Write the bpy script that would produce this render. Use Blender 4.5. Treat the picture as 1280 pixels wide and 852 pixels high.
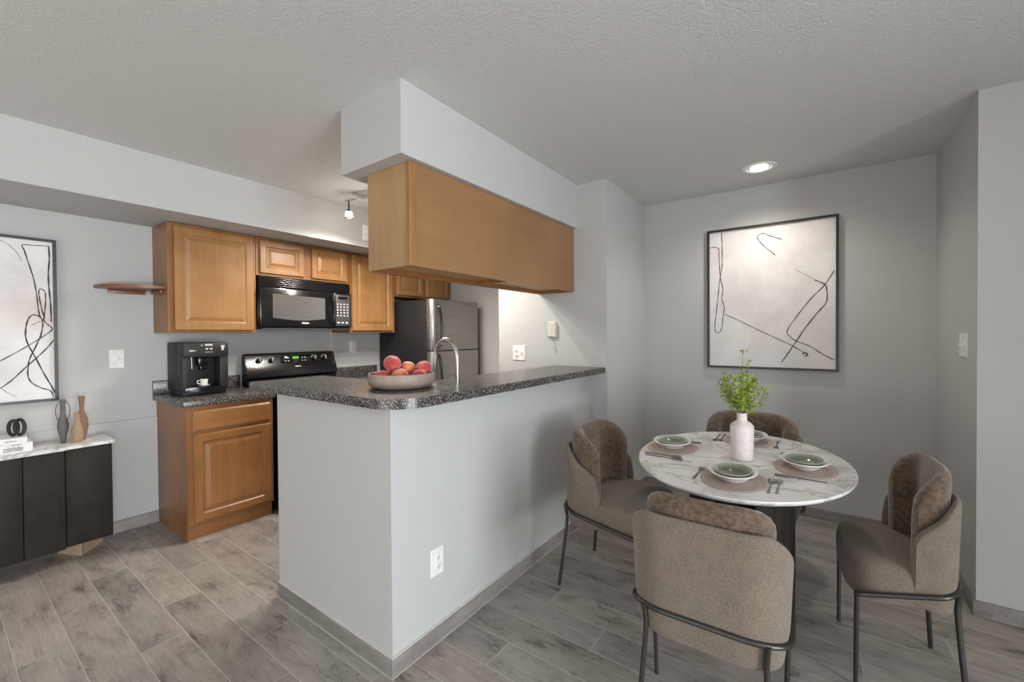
import bpy, bmesh, math, random
from mathutils import Vector, Matrix
random.seed(7)
PI = math.pi
S = bpy.context.scene
COL = S.collection
for o in list(bpy.data.objects):
    bpy.data.objects.remove(o)

# ------------------------------------------------------------------ camera
F_PX, YAW, PITCH, ROLL, CY, CAM_H = 530.98, 0.62426, 0.011486, 0.007134, 423.947, 1.32905
cd = bpy.data.cameras.new('camera')
cam = bpy.data.objects.new('camera', cd)
COL.objects.link(cam)
cd.sensor_fit = 'HORIZONTAL'
cd.sensor_width = 36.0
cd.lens = F_PX / 1280 * 36.0
cd.shift_y = (CY - 426.0) / 1280
cd.clip_start = 0.05
_r0 = Vector((math.cos(YAW), math.sin(YAW), 0))
_fw = Vector((-math.sin(YAW) * math.cos(PITCH), math.cos(YAW) * math.cos(PITCH), -math.sin(PITCH)))
_u0 = Vector((-math.sin(YAW) * math.sin(PITCH), math.cos(YAW) * math.sin(PITCH), math.cos(PITCH)))
_x = _r0 * math.cos(ROLL) - _u0 * math.sin(ROLL)
_y = _r0 * math.sin(ROLL) + _u0 * math.cos(ROLL)
_m = Matrix((_x, _y, -_fw)).transposed().to_4x4()
_m.translation = (0, 0, CAM_H)
cam.matrix_world = _m
S.camera = cam

# ------------------------------------------------------------------ world, daylight, exposure
w = bpy.data.worlds.new('world')
S.world = w
w.use_nodes = True
w.node_tree.nodes['Background'].inputs[0].default_value = (0.75, 0.85, 1.0, 1)
w.node_tree.nodes['Background'].inputs[1].default_value = 0.5
S.view_settings.view_transform = 'Standard'
S.view_settings.look = 'None'
S.view_settings.gamma = 1.0
S.view_settings.use_curve_mapping = False
S.view_settings.exposure = 0.02
S.cycles.use_denoising = True
S.cycles.max_bounces = 10
S.cycles.diffuse_bounces = 6
S.cycles.sample_clamp_indirect = 6.0


def area(name, loc, target, sx, sy, power, color, spread=PI):
    l = bpy.data.lights.new(name, 'AREA')
    l.shape = 'RECTANGLE'
    l.size, l.size_y = sx, sy
    l.energy = power
    l.color = color
    l.spread = spread
    o = bpy.data.objects.new(name, l)
    COL.objects.link(o)
    o.location = loc
    o.rotation_euler = (Vector(target) - Vector(loc)).to_track_quat('-Z', 'Y').to_euler()
    return o


# daylight through the two glazed openings of the living room behind the camera
area('daylight_side_window', (4.38, -0.20, 1.30), (0.0, -0.20, 1.30), 2.5, 2.0, 240, (0.85, 0.925, 1.0))
area('daylight_rear_window', (-0.9, -2.95, 1.35), (-0.9, 0.0, 1.35), 3.6, 2.0, 26, (1.0, 0.86, 0.72))
# added fill lamps low in both openings, aimed up to brighten the ceiling
area('ceiling_fill_side', (4.37, -0.20, 0.45), (1.2, -0.1, 2.44), 2.5, 0.45, 95, (1.0, 0.97, 0.92))
area('ceiling_fill_rear', (-0.9, -2.94, 0.45), (-0.9, -0.4, 2.44), 3.6, 0.4, 30, (1.0, 0.97, 0.92))

# ------------------------------------------------------------------ helpers


def bx(bm, x0, x1, y0, y1, z0, z1, bev=0.0, seg=2):
    r = bmesh.ops.create_cube(bm, size=1.0)
    vs = r['verts']
    for v in vs:
        v.co = Vector((x0 + (v.co.x + .5) * (x1 - x0), y0 + (v.co.y + .5) * (y1 - y0), z0 + (v.co.z + .5) * (z1 - z0)))
    if bev > 0:
        es = list({e for v in vs for e in v.link_edges})
        bmesh.ops.bevel(bm, geom=es, offset=bev, segments=seg, profile=0.5, affect='EDGES', clamp_overlap=True)


def loft(bm, rings, cap0=True, cap1=True, closed=True):
    vr = [[bm.verts.new(p) for p in r] for r in rings]
    n = len(vr[0])
    for a, b in zip(vr[:-1], vr[1:]):
        for i in range(n if closed else n - 1):
            j = (i + 1) % n
            bm.faces.new((a[i], a[j], b[j], b[i]))
    if cap0 and closed:
        bm.faces.new(vr[0][::-1])
    if cap1 and closed:
        bm.faces.new(vr[-1])
    return vr


def tube(bm, pts, r, seg=10, closed=False):
    P = [Vector(p) for p in pts]
    n = len(P)
    rs = r if isinstance(r, (list, tuple)) else [r] * n
    T = []
    for i in range(n):
        if closed:
            t = P[(i + 1) % n] - P[i - 1]
        else:
            t = P[min(i + 1, n - 1)] - P[max(i - 1, 0)]
        T.append(t.normalized())
    up = Vector((0, 0, 1)) if abs(T[0].z) < .9 else Vector((1, 0, 0))
    a = (up - T[0] * up.dot(T[0])).normalized()
    rings = []
    for i in range(n):
        a = (a - T[i] * a.dot(T[i]))
        a = a.normalized() if a.length > 1e-6 else T[i].orthogonal().normalized()
        b = T[i].cross(a)
        rings.append([P[i] + (a * math.cos(2 * PI * k / seg) + b * math.sin(2 * PI * k / seg)) * rs[i] for k in range(seg)])
    if closed:
        vr = [[bm.verts.new(p) for p in rr] for rr in rings]
        for i in range(n):
            A, B = vr[i], vr[(i + 1) % n]
            # best alignment at the closing seam
            sh = 0
            if i == n - 1:
                sh = min(range(seg), key=lambda s: (A[0].co - B[s].co).length)
            for k in range(seg):
                bm.faces.new((A[k], A[(k + 1) % seg], B[(k + 1 + sh) % seg], B[(k + sh) % seg]))
    else:
        loft(bm, rings)


def spline(pts, n=8):
    P = [Vector(p) for p in pts]
    out = []
    for i in range(len(P) - 1):
        p0, p1, p2, p3 = P[max(i - 1, 0)], P[i], P[i + 1], P[min(i + 2, len(P) - 1)]
        for k in range(n):
            t = k / n
            out.append(.5 * ((2 * p1) + (p2 - p0) * t + (2 * p0 - 5 * p1 + 4 * p2 - p3) * t * t + (3 * p1 - p0 - 3 * p2 + p3) * t ** 3))
    out.append(P[-1])
    return out


def lathe(bm, prof, seg=32, c=(0, 0, 0), sx=1.0, sy=1.0, e=2.0):
    rings = []
    for r, z in prof:
        ring = []
        for k in range(seg):
            a = 2 * PI * k / seg
            ca, sa = math.cos(a), math.sin(a)
            if e != 2.0:
                ca = math.copysign(abs(ca) ** (2 / e), ca)
                sa = math.copysign(abs(sa) ** (2 / e), sa)
            ring.append((c[0] + r * sx * ca, c[1] + r * sy * sa, c[2] + z))
        rings.append(ring)
    loft(bm, rings)


def rect_loft(bm, x, y0, y1, z0, z1, steps):
    """panel facing +X: nested rectangles (inset, outward depth)"""
    rings = []
    for ins, d in steps:
        rings.append([(x + d, y0 + ins, z0 + ins), (x + d, y1 - ins, z0 + ins), (x + d, y1 - ins, z1 - ins), (x + d, y0 + ins, z1 - ins)])
    loft(bm, rings)


def prism(bm, poly, z0, z1, bev=0.0):
    vs0 = [bm.verts.new((p[0], p[1], z0)) for p in poly]
    vs1 = [bm.verts.new((p[0], p[1], z1)) for p in poly]
    n = len(poly)
    fs = [bm.faces.new(vs0[::-1]), bm.faces.new(vs1)]
    for i in range(n):
        fs.append(bm.faces.new((vs0[i], vs0[(i + 1) % n], vs1[(i + 1) % n], vs1[i])))
    if bev > 0:
        es = list({e for f in fs[:2] for e in f.edges})
        bmesh.ops.bevel(bm, geom=es, offset=bev, segments=2, profile=.5, affect='EDGES', clamp_overlap=True)


def NB():
    return bmesh.new()


def obj(name, bm, m, parent=None, smooth=True, sub=0):
    bmesh.ops.recalc_face_normals(bm, faces=bm.faces)
    me = bpy.data.meshes.new(name)
    bm.to_mesh(me)
    bm.free()
    if smooth:
        for p in me.polygons:
            p.use_smooth = True
        try:
            me.set_sharp_from_angle(angle=math.radians(38))
        except Exception:
            pass
    me.materials.append(m)
    o = bpy.data.objects.new(name, me)
    COL.objects.link(o)
    if parent is not None:
        o.parent = parent
    if sub:
        md = o.modifiers.new('smooth', 'SUBSURF')
        md.levels = sub
        md.render_levels = sub
    return o


def tag(o, label, cat, group=None):
    o['label'] = label
    o['category'] = cat
    if group:
        o['group'] = group
    return o


def thing(name, label, cat, loc=(0, 0, 0), rz=0.0, group=None):
    o = bpy.data.objects.new(name, None)
    o.empty_display_size = .05
    COL.objects.link(o)
    o.location = loc
    o.rotation_euler = (0, 0, rz)
    return tag(o, label, cat, group)


def struct(name, bm, m, smooth=False):
    o = obj(name, bm, m, None, smooth)
    o['kind'] = 'structure'
    return o


def dup(root, loc, rz, label, scale=None):
    r = root.copy()
    COL.objects.link(r)
    r.location = loc
    r.rotation_euler = (0, 0, rz)
    r['label'] = label
    for ch in list(root.children):
        c = ch.copy()
        COL.objects.link(c)
        c.parent = r
        for g in ch.children:
            d = g.copy()
            COL.objects.link(d)
            d.parent = c
    return r


# ------------------------------------------------------------------ materials


class NT:
    def __init__(self, name):
        self.m = bpy.data.materials.new(name)
        self.m.use_nodes = True
        self.t = self.m.node_tree
        self.b = self.t.nodes['Principled BSDF']

    def n(self, typ, **kw):
        nd = self.t.nodes.new(typ)
        for k, v in kw.items():
            setattr(nd, k, v)
        return nd

    def l(self, a, b):
        self.t.links.new(a, b)

    def math(self, op, a, b=None, c=None):
        nd = self.n('ShaderNodeMath', operation=op)
        for i, v in enumerate((a, b, c)):
            if v is None:
                continue
            if isinstance(v, (int, float)):
                nd.inputs[i].default_value = v
            else:
                self.l(v, nd.inputs[i])
        return nd.outputs[0]

    def coord(self, scale=(1, 1, 1), rot=(0, 0, 0), which='Object'):
        tc = self.n('ShaderNodeTexCoord')
        mp = self.n('ShaderNodeMapping')
        mp.inputs['Scale'].default_value = scale
        mp.inputs['Rotation'].default_value = rot
        self.l(tc.outputs[which], mp.inputs[0])
        return mp.outputs[0]

    def noise(self, co, scale=5, detail=3, rough=.5, dist=0.0):
        nd = self.n('ShaderNodeTexNoise')
        nd.inputs['Scale'].default_value = scale
        nd.inputs['Detail'].default_value = detail
        nd.inputs['Roughness'].default_value = rough
        nd.inputs['Distortion'].default_value = dist
        if co is not None:
            self.l(co, nd.inputs['Vector'])
        return nd.outputs['Fac']

    def ramp(self, fac, stops):
        nd = self.n('ShaderNodeValToRGB')
        el = nd.color_ramp.elements
        while len(el) < len(stops):
            el.new(0.5)
        for e, (p, c) in zip(el, stops):
            e.position = p
            e.color = (c[0], c[1], c[2], 1)
        self.l(fac, nd.inputs[0])
        return nd.outputs[0]

    def mix(self, fac, a, b, mode='MIX'):
        nd = self.n('ShaderNodeMix', data_type='RGBA', blend_type=mode)
        for s, v in ((0, fac), (6, a), (7, b)):
            if isinstance(v, (int, float)):
                nd.inputs[s].default_value = v
            elif isinstance(v, tuple):
                nd.inputs[s].default_value = (v[0], v[1], v[2], 1)
            else:
                self.l(v, nd.inputs[s])
        return nd.outputs[2]

    def bump(self, h, strength=.2, dist=.01):
        nd = self.n('ShaderNodeBump')
        nd.inputs['Strength'].default_value = strength
        nd.inputs['Distance'].default_value = dist
        self.l(h, nd.inputs['Height'])
        self.l(nd.outputs[0], self.b.inputs['Normal'])

    def set(self, color=None, rough=.5, metal=0.0, spec=.5, **kw):
        if color is not None:
            if isinstance(color, tuple):
                self.b.inputs['Base Color'].default_value = (color[0], color[1], color[2], 1)
            else:
                self.l(color, self.b.inputs['Base Color'])
        self.b.inputs['Roughness'].default_value = rough
        self.b.inputs['Metallic'].default_value = metal
        self.b.inputs['Specular IOR Level'].default_value = spec
        for k, v in kw.items():
            self.b.inputs[k.replace('_', ' ')].default_value = v
        return self.m


def plain(name, c, rough=.5, metal=0.0, spec=.5, var=.08, scale=30, bump=0.0, **kw):
    t = NT(name)
    f = t.noise(t.coord(), scale, 3)
    a = tuple(max(0, x * (1 - var)) for x in c)
    b = tuple(min(1, x * (1 + var)) for x in c)
    col = t.ramp(f, [(.3, a), (.7, b)])
    if bump:
        t.bump(f, bump, .004)
    return t.set(col, rough, metal, spec, **kw)


def paint(name, c, scale, strength, dist):
    t = NT(name)
    co = t.coord()
    f = t.noise(co, scale, 4, .6)
    col = t.ramp(t.noise(co, 1.2, 2), [(.3, tuple(x * .98 for x in c)), (.7, c)])
    t.bump(f, strength, dist)
    return t.set(col, .75, 0, .3)


def wood(name, dark, mid, light, axis='z', scale=1.0, rough=.35, spec=.5):
    t = NT(name)
    k = {'x': (1.5, 22, 22), 'y': (22, 1.5, 22), 'z': (22, 22, 1.5)}[axis]
    co = t.coord(tuple(v * scale for v in k))
    f = t.noise(co, 1.0, 5, .6, .8)
    g = t.noise(t.coord((2.2 * scale,) * 3), 1.6, 3, .6, .4)
    col = t.ramp(f, [(.25, dark), (.5, mid), (.78, light)])
    col = t.mix(.55, col, t.ramp(g, [(.25, dark), (.5, mid), (.75, light)]))
    t.bump(f, .05, .002)
    return t.set(col, rough, 0, spec)


WALL = paint('wall_paint', (.50, .502, .495), 160, .25, .004)
CEIL = paint('ceiling_texture', (.65, .655, .645), 105, .55, .007)


def floor_material():
    t = NT('wood_look_floor_tile')
    tc = t.n('ShaderNodeTexCoord')
    sp = t.n('ShaderNodeSeparateXYZ')
    t.l(tc.outputs['Object'], sp.inputs[0])
    X, Y = sp.outputs[0], sp.outputs[1]
    v = t.math('DIVIDE', t.math('SUBTRACT', Y, .36), .1577)
    row = t.math('FLOOR', v)
    u = t.math('DIVIDE', t.math('ADD', t.math('SUBTRACT', X, .757), t.math('MULTIPLY', row, .30667)), .92)
    col = t.math('FLOOR', u)
    fu, fv = t.math('FRACT', u), t.math('FRACT', v)
    du = t.math('MULTIPLY', t.math('MINIMUM', fu, t.math('SUBTRACT', 1.0, fu)), .92)
    dv = t.math('MULTIPLY', t.math('MINIMUM', fv, t.math('SUBTRACT', 1.0, fv)), .1577)
    edge = t.math('MINIMUM', du, dv)
    grout = t.math('LESS_THAN', edge, .0016)
    cmb = t.n('ShaderNodeCombineXYZ')
    t.l(row, cmb.inputs[0])
    t.l(col, cmb.inputs[1])
    wn = t.n('ShaderNodeTexWhiteNoise', noise_dimensions='2D')
    t.l(cmb.outputs[0], wn.inputs['Vector'])
    sc = t.n('ShaderNodeSeparateColor')
    t.l(wn.outputs['Color'], sc.inputs[0])
    # grain coordinates shifted per plank
    sh = t.n('ShaderNodeVectorMath', operation='MULTIPLY_ADD')
    t.l(wn.outputs['Color'], sh.inputs[0])
    sh.inputs[1].default_value = (37, 19, 11)
    t.l(tc.outputs['Object'], sh.inputs[2])
    mp = t.n('ShaderNodeMapping')
    mp.inputs['Scale'].default_value = (3.0, 26, 1)
    t.l(sh.outputs[0], mp.inputs[0])
    g = t.noise(mp.outputs[0], 1.0, 6, .65, 1.4)
    mp2 = t.n('ShaderNodeMapping')
    mp2.inputs['Scale'].default_value = (4.0, 8, 1)
    t.l(sh.outputs[0], mp2.inputs[0])
    big = t.noise(mp2.outputs[0], 1.0, 3, .55, .6)
    c = t.ramp(g, [(.2, (.175, .150, .130)), (.42, (.315, .28, .25)), (.6, (.39, .352, .318)), (.85, (.48, .44, .405))])
    c2 = t.ramp(big, [(.30, (.215, .188, .165)), (.52, (.375, .337, .305)), (.75, (.455, .415, .38))])
    c = t.mix(.55, c, c2)
    # knots
    mp3 = t.n('ShaderNodeMapping')
    mp3.inputs['Scale'].default_value = (3.2, 7.5, 1)
    t.l(sh.outputs[0], mp3.inputs[0])
    vo = t.n('ShaderNodeTexVoronoi')
    vo.inputs['Scale'].default_value = 1.0
    vo.inputs['Randomness'].default_value = 1.0
    dn = t.noise(mp.outputs[0], 2.0, 3, .6)
    mx = t.n('ShaderNodeVectorMath', operation='ADD')
    t.l(mp3.outputs[0], mx.inputs[0])
    dd = t.n('ShaderNodeCombineXYZ')
    t.l(t.math('MULTIPLY', dn, .9), dd.inputs[0])
    t.l(t.math('MULTIPLY', dn, .6), dd.inputs[1])
    t.l(dd.outputs[0], mx.inputs[1])
    t.l(mx.outputs[0], vo.inputs['Vector'])
    kn = t.ramp(vo.outputs['Distance'], [(.04, (1, 1, 1)), (.12, (.62,) * 3), (.19, (.22,) * 3), (.34, (0, 0, 0))])
    c = t.mix(t.math('MULTIPLY', kn, .85), c, (.085, .072, .064))
    # fine dark grain streaks and hairline cracks
    mp4 = t.n('ShaderNodeMapping')
    mp4.inputs['Scale'].default_value = (5.0, 75, 1)
    t.l(sh.outputs[0], mp4.inputs[0])
    fine = t.noise(mp4.outputs[0], 1.0, 5, .7, 2.2)
    c = t.mix(t.ramp(fine, [(.30, (.55,) * 3), (.50, (0, 0, 0))]), c, (.15, .128, .110))
    mp5 = t.n('ShaderNodeMapping')
    mp5.inputs['Scale'].default_value = (5.5, 13, 1)
    t.l(sh.outputs[0], mp5.inputs[0])
    cr = t.noise(mp5.outputs[0], 1.0, 3, .5, 1.2)
    crack = t.math('ABSOLUTE', t.math('SUBTRACT', cr, .5))
    gate = t.ramp(big, [(.38, (.7,) * 3), (.50, (0, 0, 0))])
    c = t.mix(t.math('MULTIPLY', t.ramp(crack, [(.0, (1, 1, 1)), (.022, (0, 0, 0))]), gate), c, (.075, .062, .054))
    hv = t.n('ShaderNodeHueSaturation')
    t.l(c, hv.inputs['Color'])
    t.l(t.math('ADD', t.math('MULTIPLY', sc.outputs[0], .24), .90), hv.inputs['Value'])
    t.l(t.math('ADD', t.math('MULTIPLY', sc.outputs[1], .3), .85), hv.inputs['Saturation'])
    fin = t.mix(grout, hv.outputs[0], (.50, .475, .45))
    h = t.math('SUBTRACT', t.math('MULTIPLY', g, .3), grout)
    t.bump(h, .25, .002)
    return t.set(fin, .38, 0, .45)


FLOOR = floor_material()
BASEB = wood('wood_look_base_tile', (.11, .10, .092), (.24, .222, .205), (.40, .38, .355), 'y', 1.0, .5)
BASEBX = wood('wood_look_base_tile_cross', (.11, .10, .092), (.24, .222, .205), (.40, .38, .355), 'x', 1.0, .5)
MAPLE = wood('maple_honey', (.165, .066, .018), (.262, .114, .036), (.34, .166, .059), 'z')
MAPLE_DOOR = wood('maple_door', (.215, .098, .030), (.325, .165, .060), (.41, .225, .092), 'z')
MAPLE_H = wood('maple_horizontal', (.165, .066, .018), (.262, .114, .036), (.34, .166, .059), 'y')
MAPLE_PANEL = wood('maple_veneer_panel', (.235, .118, .048), (.30, .158, .067), (.355, .195, .088), 'y', .6, .4)
SHELFWOOD = wood('shelf_reddish', (.13, .045, .018), (.21, .083, .036), (.28, .12, .055), 'y')
MAPLE_IN = wood('maple_interior', (.36, .20, .09), (.46, .27, .13), (.55, .34, .17), 'y', .6, .5)


def laminate():
    t = NT('speckled_laminate')
    co = t.coord()
    v = t.n('ShaderNodeTexVoronoi')
    v.inputs['Scale'].default_value = 260
    t.l(co, v.inputs['Vector'])
    sp = t.n('ShaderNodeSeparateColor')
    t.l(v.outputs['Color'], sp.inputs[0])
    c = t.ramp(sp.outputs[0], [(.0, (.018, .016, .016)), (.45, (.045, .041, .040)), (.72, (.085, .078, .075)), (.86, (.20, .185, .175)), (.96, (.38, .36, .34))])
    return t.set(c, .27, 0, .5)


LAM = laminate()
BLACK = plain('black_gloss', (.008, .008, .009), .18, 0, .5)
BLACK_MATT = plain('black_matt', (.018, .018, .019), .5, 0, .4)
BLACK_GLASS = plain('black_glass', (.006, .006, .007), .05, 0, .6)
MW_GLASS = plain('oven_window_glass', (.10, .098, .095), .09, 0, .6)
PANEL_GREY = plain('control_grey', (.06, .06, .062), .4)
LED = NT('green_display').set((.05, .15, .02), .3, 0, .5, Emission_Strength=.6)
LED.node_tree.nodes['Principled BSDF'].inputs['Emission Color'].default_value = (.25, .8, .08, 1)


def steel():
    t = NT('brushed_steel')
    f = t.noise(t.coord((3, 3, 240)), 1.0, 3)
    c = t.ramp(f, [(.3, (.33, .32, .30)), (.7, (.44, .43, .41))])
    t.bump(f, .04, .001)
    return t.set(c, .34, .9, .5)


STEEL = steel()
NICKEL = plain('brushed_nickel', (.62, .60, .57), .22, 1.0)
CHROME_DARK = plain('gunmetal', (.075, .076, .072), .35, .75)
CUTLERY = plain('dark_steel_cutlery', (.20, .20, .20), .25, .95)
WHITE = plain('white_plastic', (.78, .78, .77), .35)
IVORY = plain('ivory_plastic', (.62, .57, .50), .4)
DARKSLOT = plain('dark_slot', (.03, .03, .03), .6)
CERAMIC = plain('white_ceramic', (.80, .79, .77), .22)
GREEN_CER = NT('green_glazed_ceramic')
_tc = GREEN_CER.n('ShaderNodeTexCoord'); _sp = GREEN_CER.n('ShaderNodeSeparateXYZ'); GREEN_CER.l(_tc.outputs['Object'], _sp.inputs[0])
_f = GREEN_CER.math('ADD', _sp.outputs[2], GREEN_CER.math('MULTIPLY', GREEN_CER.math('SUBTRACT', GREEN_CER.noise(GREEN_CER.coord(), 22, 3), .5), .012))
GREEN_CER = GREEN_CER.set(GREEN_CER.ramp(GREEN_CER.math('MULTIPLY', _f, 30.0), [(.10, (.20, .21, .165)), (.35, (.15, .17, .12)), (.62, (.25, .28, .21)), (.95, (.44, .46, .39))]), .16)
VASE_WHITE = plain('pale_bisque', (.74, .68, .66), .6, bump=.05)


def marble(name, scale=1.0):
    t = NT(name)
    co = t.coord()
    n1 = t.noise(co, 3.2 * scale, 6, .62, 1.6)
    v1 = t.math('ABSOLUTE', t.math('SUBTRACT', n1, .5))
    n2 = t.noise(co, 8.5 * scale, 5, .6, 1.0)
    v2 = t.math('ABSOLUTE', t.math('SUBTRACT', n2, .47))
    m = t.noise(co, 2.0 * scale, 2)
    veins = t.ramp(v1, [(0.0, (.40, .39, .37)), (.014, (.60, .59, .57)), (.055, (.78, .77, .765)), (1, (.81, .80, .795))])
    veins2 = t.ramp(v2, [(0.0, (.62, .61, .60)), (.012, (.88, .87, .86)), (1, (1, 1, 1))])
    c = t.mix(t.ramp(m, [(.42, (0, 0, 0)), (.62, (.8, .8, .8))]), veins, t.mix(1.0, veins, veins2, 'MULTIPLY'))
    g = t.noise(co, 4.5 * scale, 3, .5, .5)
    patch = t.ramp(g, [(.56, (0, 0, 0)), (.66, (.80,) * 3)])
    c = t.mix(patch, c, (.47, .46, .385))
    return t.set(c, .16, 0, .5)


MARBLE = marble('white_marble')
MARBLE2 = marble('white_marble_sideboard', 1.4)


def fabric(name, a, b, weave, nscale=14.0, sheen=.2, bump=.5, rough=.9):
    t = NT(name)
    co = t.coord()
    n = t.noise(co, nscale, 4, .6)
    f = t.noise(co, weave, 2, .7)
    c = t.mix(.5, t.ramp(n, [(.3, a), (.7, b)]), t.ramp(f, [(.35, tuple(x * .62 for x in a)), (.65, tuple(x * 1.32 for x in b))]))
    t.bump(f, bump, .002)
    return t.set(c, rough, 0, .2, Sheen_Weight=sheen, Sheen_Roughness=.5)


TWEED = fabric('beige_woven_fabric', (.150, .124, .096), (.205, .172, .137), 260)
VELVET = fabric('brown_velvet', (.070, .045, .030), (.150, .103, .072), 60, 16, .45, .12, .8)
DARKWOOD = wood('dark_stained_oak', (.010, .008, .007), (.022, .018, .016), (.036, .030, .026), 'z', 1.2, .6, .2)
PALEWOOD = wood('pale_oak', (.34, .25, .165), (.46, .35, .245), (.55, .43, .31), 'y', 1.0, .5)
BOWLWOOD = wood('washed_striped_wood', (.21, .155, .12), (.31, .24, .195), (.39, .315, .265), 'z', 2.2, .55)
MAT_PINK = NT('woven_placemat')
_r = MAT_PINK.n('ShaderNodeTexWave', wave_type='RINGS', rings_direction='Z')
_r.inputs['Scale'].default_value = 26
_r.inputs['Distortion'].default_value = .4
MAT_PINK.l(MAT_PINK.coord((1 / .77, 1, 1)), _r.inputs['Vector'])
MAT_PINK.bump(_r.outputs['Fac'], .5, .002)
MAT_PINK = MAT_PINK.set(MAT_PINK.ramp(_r.outputs['Fac'], [(.2, (.38, .305, .27)), (.8, (.50, .42, .375))]), .85, 0, .2)
LEAF = plain('leaf_green', (.29, .38, .05), .5, 0, .4, .45, 60, Subsurface_Weight=0.0)
STEM = plain('stem_green', (.10, .14, .03), .6)
INK = plain('ink_line', (.012, .010, .012), .5)


def canvas(name, tint, seedoff):
    t = NT(name)
    tc = t.n('ShaderNodeTexCoord')
    mp = t.n('ShaderNodeMapping')
    mp.inputs['Location'].default_value = (seedoff, seedoff * .7, seedoff * 1.3)
    t.l(tc.outputs['Object'], mp.inputs[0])
    n = t.noise(mp.outputs[0], 3.0, 5, .65, .3)
    m = t.noise(mp.outputs[0], 1.8, 2, .5)
    c = t.ramp(n, [(.3, (.66, .62, .61)), (.55, (.78, .755, .75)), (.8, (.84, .83, .82))])
    c = t.mix(t.ramp(m, [(.54, (0, 0, 0)), (.66, (.65,) * 3)]), c, tint)
    t.bump(t.noise(mp.outputs[0], 60, 3), .12, .002)
    return t.set(c, .7, 0, .3)


CANVAS_A = canvas('painted_canvas_warm', (.58, .50, .45), 4.0)
CANVAS_B = canvas('painted_canvas_pale', (.72, .69, .69), 9.0)
FRAME = plain('black_frame', (.016, .014, .013), .35)
GLOW = NT('lamp_glow').set((1, 1, 1), .4, 0, .5, Emission_Strength=9.0)
GLOW.node_tree.nodes['Principled BSDF'].inputs['Emission Color'].default_value = (1, .95, .86, 1)

# ------------------------------------------------------------------ room shell
XK, XP, XC, XR = -3.888, -1.344, -1.232, .601
YW, YB, H = 2.879, 3.719, 2.44
XE, YE = 4.4, -3.0           # outer walls behind / beside the camera
ZS = 2.118                   # underside of both soffits
ZC = 2.112                   # top of the hung cabinets

b = NB(); bx(b, XK - .1, XE + .1, YE - .1, YB + .1, -.08, 0); struct('floor', b, FLOOR)
b = NB(); bx(b, XK - .1, XE + .1, YE - .1, YB + .1, H, H + .08); struct('ceiling', b, CEIL)
b = NB()
bx(b, XK - .1, XK, YE - .1, YB + .1, 0, H)
struct('wall_kitchen', b, WALL)
# the lower wall sheet ends in a thin ledge
b = NB(); bx(b, XK, XK + .016, YE, .984, 0, .757); struct('trim_1', b, WALL)
b = NB(); bx(b, XK, XE + .1, YB, YB + .1, 0, H); struct('wall_back', b, WALL)
b = NB(); bx(b, -2.21, XC, YW, YB, 0, H); struct('wall_middle', b, WALL)
b = NB(); bx(b, XR, XE, 2.868, YB, 0, H); struct('wall_right', b, WALL)
b = NB(); bx(b, 2.6, 2.7, .95, 2.868, 0, H); struct('wall_light_blocker', b, WALL)  # added out of view, keeps side window light off the right wall
# outer walls with openings for the daylight
b = NB()
bx(b, XE, XE + .1, YE, -1.50, 0, H); bx(b, XE, XE + .1, 1.10, 2.868, 0, H)
bx(b, XE, XE + .1, -1.50, 1.10, 0, .25); bx(b, XE, XE + .1, -1.50, 1.10, 2.35, H)
struct('wall_side', b, WALL)
b = NB()
bx(b, XK, -2.75, YE - .1, YE, 0, H); bx(b, .95, XE, YE - .1, YE, 0, H)
bx(b, -2.75, .95, YE - .1, YE, 0, .3); bx(b, -2.75, .95, YE - .1, YE, 2.38, H)
struct('wall_rear', b, WALL)
# half wall under the bar: long run + end panel
ZU = 1.046
b = NB()
bx(b, XP - .13, XP, 1.055, YW, 0, ZU)
bx(b, -2.24, XP - .13, 1.055, 1.19, 0, ZU)
struct('wall_bar', b, WALL)
# soffits
b = NB(); bx(b, XK, -3.283, YE, YB, ZS, H); struct('wall_soffit_kitchen', b, WALL)
b = NB(); bx(b, -1.907, -1.462, 1.219, YW, ZS, H); struct('wall_soffit_bar', b, WALL)

# base tiles
BH, BT = .072, .011
b = NB(); bx(b, XP, XP + BT, 1.055 - BT, YW, 0, BH, .001); struct('baseboard_bar', b, BASEB)
b = NB(); bx(b, -2.24, XP, 1.055 - BT, 1.055, 0, BH, .001); struct('baseboard_bar_end', b, BASEBX)
b = NB(); bx(b, XP + BT, XC, YW - BT, YW, 0, BH, .001); bx(b, XC, XC + BT, YW - BT, YB, 0, BH, .001); struct('baseboard_middle', b, BASEB)
b = NB(); bx(b, XC + BT, XR - BT, YB - BT, YB, 0, BH, .001); struct('baseboard_back', b, BASEBX)
b = NB(); bx(b, XR - BT, XR, 2.868 - BT, YB - BT, 0, BH, .001); bx(b, XR, XE, 2.868 - BT, 2.868, 0, BH, .001); struct('baseboard_right', b, BASEB)
b = NB(); bx(b, XK + .016, XK + .026, YE, .984, 0, BH + .008, .001); struct('baseboard_kitchen', b, BASEB)

GROUT = plain('light_grout', (.52, .50, .475), .8)
CAULK = plain('white_caulk', (.62, .61, .59), .6)
b = NB(); bx(b, XP + BT, XP + BT + .004, 1.055 - BT - .004, YW - BT, .0002, .0022); bx(b, -2.24, XP + BT, 1.055 - BT - .004, 1.055 - BT, .0002, .0022); struct('trim_2', b, GROUT)
b = NB(); bx(b, XP, XP + BT * .8, 1.055 - BT * .8, YW - BT, BH, BH + .004); bx(b, -2.24, XP, 1.055 - BT * .8, 1.055, BH, BH + .004); struct('trim_3', b, CAULK)

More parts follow.
